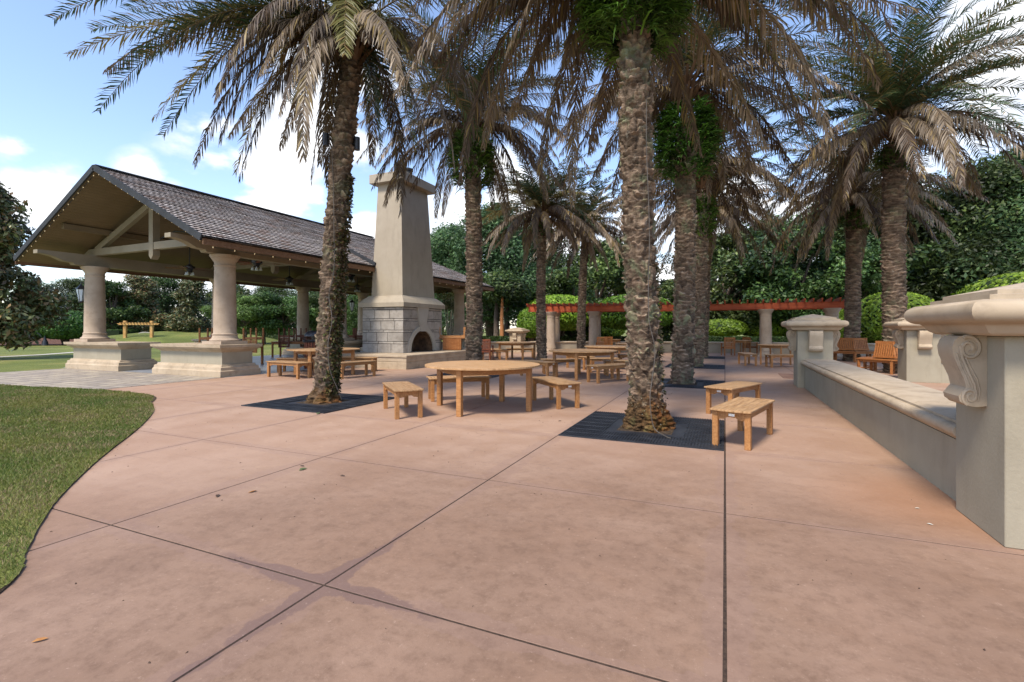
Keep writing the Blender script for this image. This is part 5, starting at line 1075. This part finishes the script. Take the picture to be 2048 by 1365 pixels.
tree('mag', 385, 50, 7.2, 'dark magnolia with rusty leaves just left of the nearest pavilion column', 1.25); tree('soft', 470, 70, 8, 'pale grey-green tree beyond the nearest pavilion column', 1.2); tree('oak', 555, 66, 7.4, 'tree topping the row of crape myrtles in the pavilion opening', 1.3); tree('soft', 640, 60, 7.6, 'tree glimpsed between the pavilion back columns', 1.2); tree('oak', 730, 58, 8.2, 'tree behind the end columns of the pavilion', 1.2)
for i, (px, lb) in enumerate([(488, 'bright green vase-shaped tree just right of the nearest pavilion column'), (528, 'bright green vase-shaped tree in the middle of the clipped row behind the pavilion'), (566, 'bright green vase-shaped tree at the right of the clipped row behind the pavilion')]): tree('light', px, 44, 4.6, lb, 1.35)
tree('light', 655, 46, 4.6, 'bright green tree behind the ivy-covered palm trunk', 1.2); tree('light', 715, 40, 4.4, 'green tree beside the last pavilion columns', 1.1)
tree('soft', 905, 42, 10.6, 'fine-leaved dark green tree just right of the chimney', 1.15); tree('oak', 880, 60, 12.5, 'dark tree crown rising behind the chimney', .8); tree('soft', 985, 38, 11.4, 'tall bright-edged green tree between the third palm and slim palm', 1.2); tree('oak', 1075, 46, 11.4, 'dark tree behind the slim palm', 1.0); tree('soft', 1125, 42, 6.6, 'small green tree above the left end of the pergola', 1.1)
tree('glos', 1195, 44, 9.6, 'glossy-leaved tree above the left half of the pergola', 1.1); tree('oak', 1265, 50, 10.6, 'dark tree left of the largest palm trunk'); tree('glos', 1345, 50, 6.6, 'low dark tree in the gap right of the largest palm trunk', 1.1); tree('glos', 1450, 42, 10.0, 'glossy magnolia above the middle of the pergola', 1.2)
tree('oak', 1520, 48, 12.2, 'dark tree behind the middle of the pergola', 1.1); tree('glos', 1585, 38, 9.6, 'glossy-leaved tree above the right half of the pergola', 1.1); tree('soft', 1650, 48, 14.5, 'tall dark green tree behind the right end of the pergola', 1.2); tree('oak', 1740, 46, 14, 'dark spreading tree between the two right palms', 1.1); tree('glos', 1850, 40, 13, 'dark tree just right of the tall green palm', 1.15)
tree('oak', 1930, 38, 14, 'large dark tree near the right edge above the big pillar', 1.1); tree('soft', 2030, 36, 15, 'dark tree cut by the right edge of the photo', 1.1); tree('oak', 2160, 36, 12.8, 'dark tree just outside the right edge', 1.1); tree('oak', 1400, 66, 8.5, 'distant dark tree behind the right row of palms', 1.2)
tree('glos', 1145, 36, 6.0, 'dark low tree directly behind the left pergola columns', 1.1); tree('glos', 1690, 36, 8.2, 'dark tree directly behind the farther ringed palm', 1.0)
# foliage bank far behind: an uncountable wood
rs = np.random.RandomState(77); bl = []
for k in range(330):
    px = rs.uniform(-600, 2700); d = rs.uniform(62, 90) if px < 820 else rs.uniform(54, 74); x, y = at(px, d); hh = 5.2 if px < 820 else (6.0 if 1290 < px < 1400 else 9.4); bl.append((x, y, rs.uniform(.3, hh) + rs.exponential(.5), rs.uniform(.9, 2.3)))
V, F, Cc = leafcloud(rs, bl, 110000, .26, G1 + G3[:2]); tag(npmesh('far_wood', V, F, 'leaf', C=Cc), 'far belt of dark woodland closing the view', 'woodland', kind='stuff')
# bright clipped domes
def dome(px, d, w, zt, th, label, cols=((.16, .27, .02), (.22, .34, .03), (.12, .22, .02)), trunkz=True, n=9000, flat=None):
    x, y = at(px, d); rs = np.random.RandomState(int(px) + 500); e = empty("clipped_tree", (x, y, 0), 0, label, 'clipped tree', 'bright green clipped trees'); zc_ = zt - th * .62
    a_ = rs.uniform(0, 2 * pi, n); cz = rs.uniform(-1, 1, n) ; s_ = np.sqrt(1 - cz ** 2) ** .75; top = np.where(cz > 0, th * .62, th * .38)
    lum = 1 + .05 * np.sin(a_ * 5 + cz * 3) + .04 * np.sin(a_ * 9 + 2); rr = w * lum * rs.uniform(.93, 1.04, n)
    P = np.c_[rr * s_ * np.cos(a_), rr * s_ * np.sin(a_), zc_ + cz * top]; nn = norm(np.c_[np.cos(a_) * s_, np.sin(a_) * s_, cz] + rs.normal(0, .5, (n, 3))); u = norm(np.cross(nn, rs.normal(0, 1, (n, 3)))); v = np.cross(nn, u); s = .10 * rs.uniform(.6, 1.4, n)[:, None]
    V = np.stack([P - u * s, P - v * s * .5, P + u * s, P + v * s * .5], 1).reshape(-1, 3); cl = np.array(cols)[rs.randint(0, len(cols), n)] * rs.uniform(.6, 1.3, (n, 1))
    npmesh('crown', V, np.arange(4 * n).reshape(-1, 4), 'leaf', e, np.repeat(cl, 4, 0))
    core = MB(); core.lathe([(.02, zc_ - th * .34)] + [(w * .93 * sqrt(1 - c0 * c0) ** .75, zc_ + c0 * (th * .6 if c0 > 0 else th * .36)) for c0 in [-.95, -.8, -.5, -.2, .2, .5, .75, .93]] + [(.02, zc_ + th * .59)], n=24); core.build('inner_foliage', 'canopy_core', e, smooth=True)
    t_ = MB()
    for k in range(5): a = k * 1.3; t_.tube([(.1 * cos(a), .1 * sin(a), 0), (.35 * cos(a) * w * .5, .35 * sin(a) * w * .5, zc_ * .6), (.6 * w * cos(a), .6 * w * sin(a), zc_)], [.1, .07, .04], 6)
    t_.build('trunk', 'bark', e); return e
dome(1118, 33, 2.25, 3.65, 2.4, 'wide bright green clipped dome above the left end of the pergola'); dome(1268, 32, 2.5, 3.62, 2.3, 'bright green clipped dome just left of the largest palm trunk')
dome(1062, 32, .9, 2.7, 1.9, 'small bright green bush under the pergola tip'); dome(1787, 26, 2.05, 3.3, 2.9, 'bright green rounded shrub behind the tall palm at right'); dome(1697, 27, .8, 2.6, 1.9, 'slim bright shrub peeking left of the farther ringed palm')
dome(2075, 24, 3.2, 4.2, 3.2, 'bright green clipped dome above the near pillar cap'); dome(1445, 38, 1.7, 2.1, 1.3, 'lime-green bush glimpsed low beneath the middle of the pergola', n=4000); dome(1530, 40, 2.0, 2.0, 1.3, 'lime-green bush low behind the middle pergola column', n=4000); dome(1195, 38, 2.0, 2.0, 1.4, 'lime-green bush low behind the left pergola columns', n=4000)
GM = ((.05, .12, .02), (.08, .16, .03), (.035, .09, .015))
dome(130, 41, 2.0, 2.9, 2.4, 'round green multi-stemmed shrub left of the far left column', cols=GM); dome(32, 40, 1.8, 2.4, 2.1, 'round green shrub left of the lamp post', cols=GM); dome(-35, 38, 1.7, 2.4, 2.1, 'green shrub at the far left edge under the magnolia', cols=GM)
def hedge(pts, w, h, label, n, cols, seed):
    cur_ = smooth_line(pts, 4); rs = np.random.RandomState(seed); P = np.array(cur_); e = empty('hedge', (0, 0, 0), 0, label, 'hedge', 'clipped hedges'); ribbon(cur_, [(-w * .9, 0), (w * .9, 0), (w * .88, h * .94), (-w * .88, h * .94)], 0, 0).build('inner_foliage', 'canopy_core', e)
    k = rs.randint(0, len(P) - 1, n); u = rs.rand(n)[:, None]; c_ = P[k] * (1 - u) + P[k + 1] * u; d = norm(P[k + 1] - P[k]); nr = np.c_[d[:, 1], -d[:, 0]]; m_ = rs.rand(n); top = m_ < .4; s_ = np.where(top, rs.uniform(-1, 1, n), np.sign(rs.rand(n) - .3)); z = np.where(top, h * rs.uniform(.95, 1.04, n), h * rs.rand(n))
    X = c_ + nr * (s_ * w * rs.uniform(.95, 1.04, n))[:, None]; Q = np.c_[X, z]; nn = norm(np.c_[nr * np.where(top, 0, s_)[:, None], np.where(top, 1.0, .2)] + rs.normal(0, .5, (n, 3))); uu = norm(np.cross(nn, rs.normal(0, 1, (n, 3)))); v = np.cross(nn, uu); s = .07 * rs.uniform(.6, 1.4, n)[:, None]
    V = np.stack([Q - uu * s, Q - v * s * .5, Q + uu * s, Q + v * s * .5], 1).reshape(-1, 3); cl = np.array(cols)[rs.randint(0, len(cols), n)] * rs.uniform(.6, 1.3, (n, 1)); npmesh('foliage', V, np.arange(4 * n).reshape(-1, 4), 'leaf', e, np.repeat(cl, 4, 0))
HC = ((.04, .09, .015), (.06, .12, .02), (.03, .07, .012))
hedge([at(940, 32), at(1050, 32.5), at(1150, 33), at(1300, 32), at(1420, 31), at(1540, 31), at(1640, 32), at(1720, 33), at(1900, 33), at(2200, 34)], .5, .84, 'long low dark hedge just behind the back wall', 16000, HC, 1)
hedge([at(220, 47), at(300, 56), at(420, 58), at(520, 56), at(640, 54), at(760, 52)], .8, 1.25, 'long clipped hedge beyond the lawn behind the pavilion', 16000, HC, 2)
# young bare-stemmed multi-trunk tree right of the chimney
x, y = at(898, 30); e = empty('crape_myrtle', (x, y, 0), 0, 'thin pale multi-stemmed tree between the chimney and the last column', 'tree'); rs = np.random.RandomState(9); q = MB(); bl = []
for k in range(8):
    a = k * .8; w = rs.uniform(.3, .75); p = [(0.05 * cos(a), .05 * sin(a), 0), (w * .35 * cos(a), w * .35 * sin(a), 1.3), (w * .6 * cos(a + .2), w * .6 * sin(a + .2), 2.3), (w * 1.1 * cos(a), w * 1.1 * sin(a), 3.4)]; q.tube(p, [.04, .03, .022, .01], 6); bl.append((p[3][0], p[3][1], 3.5, .5)); bl.append((p[2][0] * 1.2, p[2][1] * 1.2, 2.8, .4))
q.build('stems', 'pale_bark', e, smooth=True); V, F, Cc = leafcloud(rs, bl, 2500, .06, [(.14, .16, .05), (.2, .18, .07), (.09, .13, .04)]); npmesh('crown', V, F, 'leaf', e, Cc)
# bare trunks seen in the shade right of the fireplace
for px, d, r_, m_, lb in ((992, 34, .22, 'bark', 'grey tree trunk in the shade right of the third palm'), (1003, 33, .16, 'orange_bark', 'orange-brown bare tree trunk left of the small stone pillar'), (1013, 35, .24, 'bark', 'dark tree trunk beside the orange-brown trunk')):
    x, y = at(px, d); e = empty('woodland_tree', (x, y, 0), 0, lb, 'tree'); MB().tube([(0, 0, -.1), (.05, 0, 1.0), (0, .05, 2.2), (.1, 0, 4.2)], [r_ * 1.3, r_, r_ * .8, r_ * .4], 9).build('trunk', m_, e, smooth=True)
    V, F, Cc = leafcloud(np.random.RandomState(int(px)), [(0, 0, 4.3, 1.3), (.9, .3, 3.9, 1.0), (-.9, .2, 4.0, 1.1)], 2200, .14, G1); npmesh('crown', V, F, 'leaf', e, Cc)

# ------------------------------------------------------------------ fallen leaves and crumbs
rs = np.random.RandomState(12)
mat('dry_leaf', (.28, .11, .03), (.42, .22, .07), scale=9, rough=.7); mat('green_leaf_dull', (.09, .13, .05), (.14, .17, .07), scale=9, rough=.7); mat('yellow_leaf', (.52, .33, .06), (.6, .42, .12), scale=9, rough=.7); mat('dark_leaf', (.05, .03, .02), (.1, .06, .04), scale=9)
def ground(px, py): d = FPX * CAMH / (py - HOR); return (*at(px, d), .002)
for i, (px, py, s, mt_, lb) in enumerate([(80, 1283, .03, 'dry_leaf', 'small golden-brown fallen leaf at the lower left of the paving'), (505, 985, .04, 'dry_leaf', 'orange-brown fallen leaf left of the joint crossing'), (606, 940, .05, 'green_leaf_dull', 'curled grey-green leaf near the joint crossing, larger of a pair'), (604, 933, .03, 'dark_leaf', 'small dark curled leaf just above the grey-green one'), (685, 953, .03, 'dark_leaf', 'dark leaf scrap right of the curled grey-green leaf'), (435, 993, .04, 'dark_leaf', 'thin twig-like leaf left of the orange-brown leaf'),
      (636, 828, .08, 'green_leaf_dull', 'green leaf lying on the front corner of the left grate'), (1835, 1018, .018, 'path_concrete', 'small white scrap on the paving near the wall foot'), (1860, 1050, .02, 'path_concrete', 'pale bit of litter just below the other white scrap'), (1120, 843, .03, 'dark_leaf', 'dark crumb of leaf right of the near round table')]):
    p = ground(px, py); q = MB(); a = rs.uniform(0, 6); c0, s0 = cos(a), sin(a)
    pr = [(-1, 0, .0), (-.4, .35, .25), (.4, .32, .2), (1, 0, .05), (.4, -.3, .12), (-.4, -.34, .15), (0, 0, .0)]; vs = [((x * c0 - y * s0) * s, (x * s0 + y * c0) * s, z * s + .002) for x, y, z in pr]
    q.add(vs, [(6, 0, 1), (6, 1, 2), (6, 2, 3), (6, 3, 4), (6, 4, 5), (6, 5, 0)]); o = q.build('fallen_leaf', mt_, loc=p); tag(o, lb, 'leaf', 'scraps lying on the paving')
n = 420; q = MB(); 
for k in range(n):
    x = rs.uniform(-8, 1.5); y = rs.uniform(1.2, 12); s = rs.uniform(.003, .011)
    if inside(lawn_poly, np.array([x]), np.array([y]))[0]: continue
    a = rs.uniform(0, 6); c0, s0 = cos(a), sin(a); q.add([(x + s * c0, y + s * s0, .001), (x - s * s0 * .5, y + s * c0 * .5, .001), (x - s * c0, y - s * s0, .001), (x + s * s0 * .5, y - s * c0 * .5, .001), (x, y, .001 + s * .6)], [(0, 1, 4), (1, 2, 4), (2, 3, 4), (3, 0, 4)])
tag(q.build('debris', 'dark_leaf'), 'tiny dark crumbs of soil and leaf scattered over the paving', 'debris', kind='stuff')
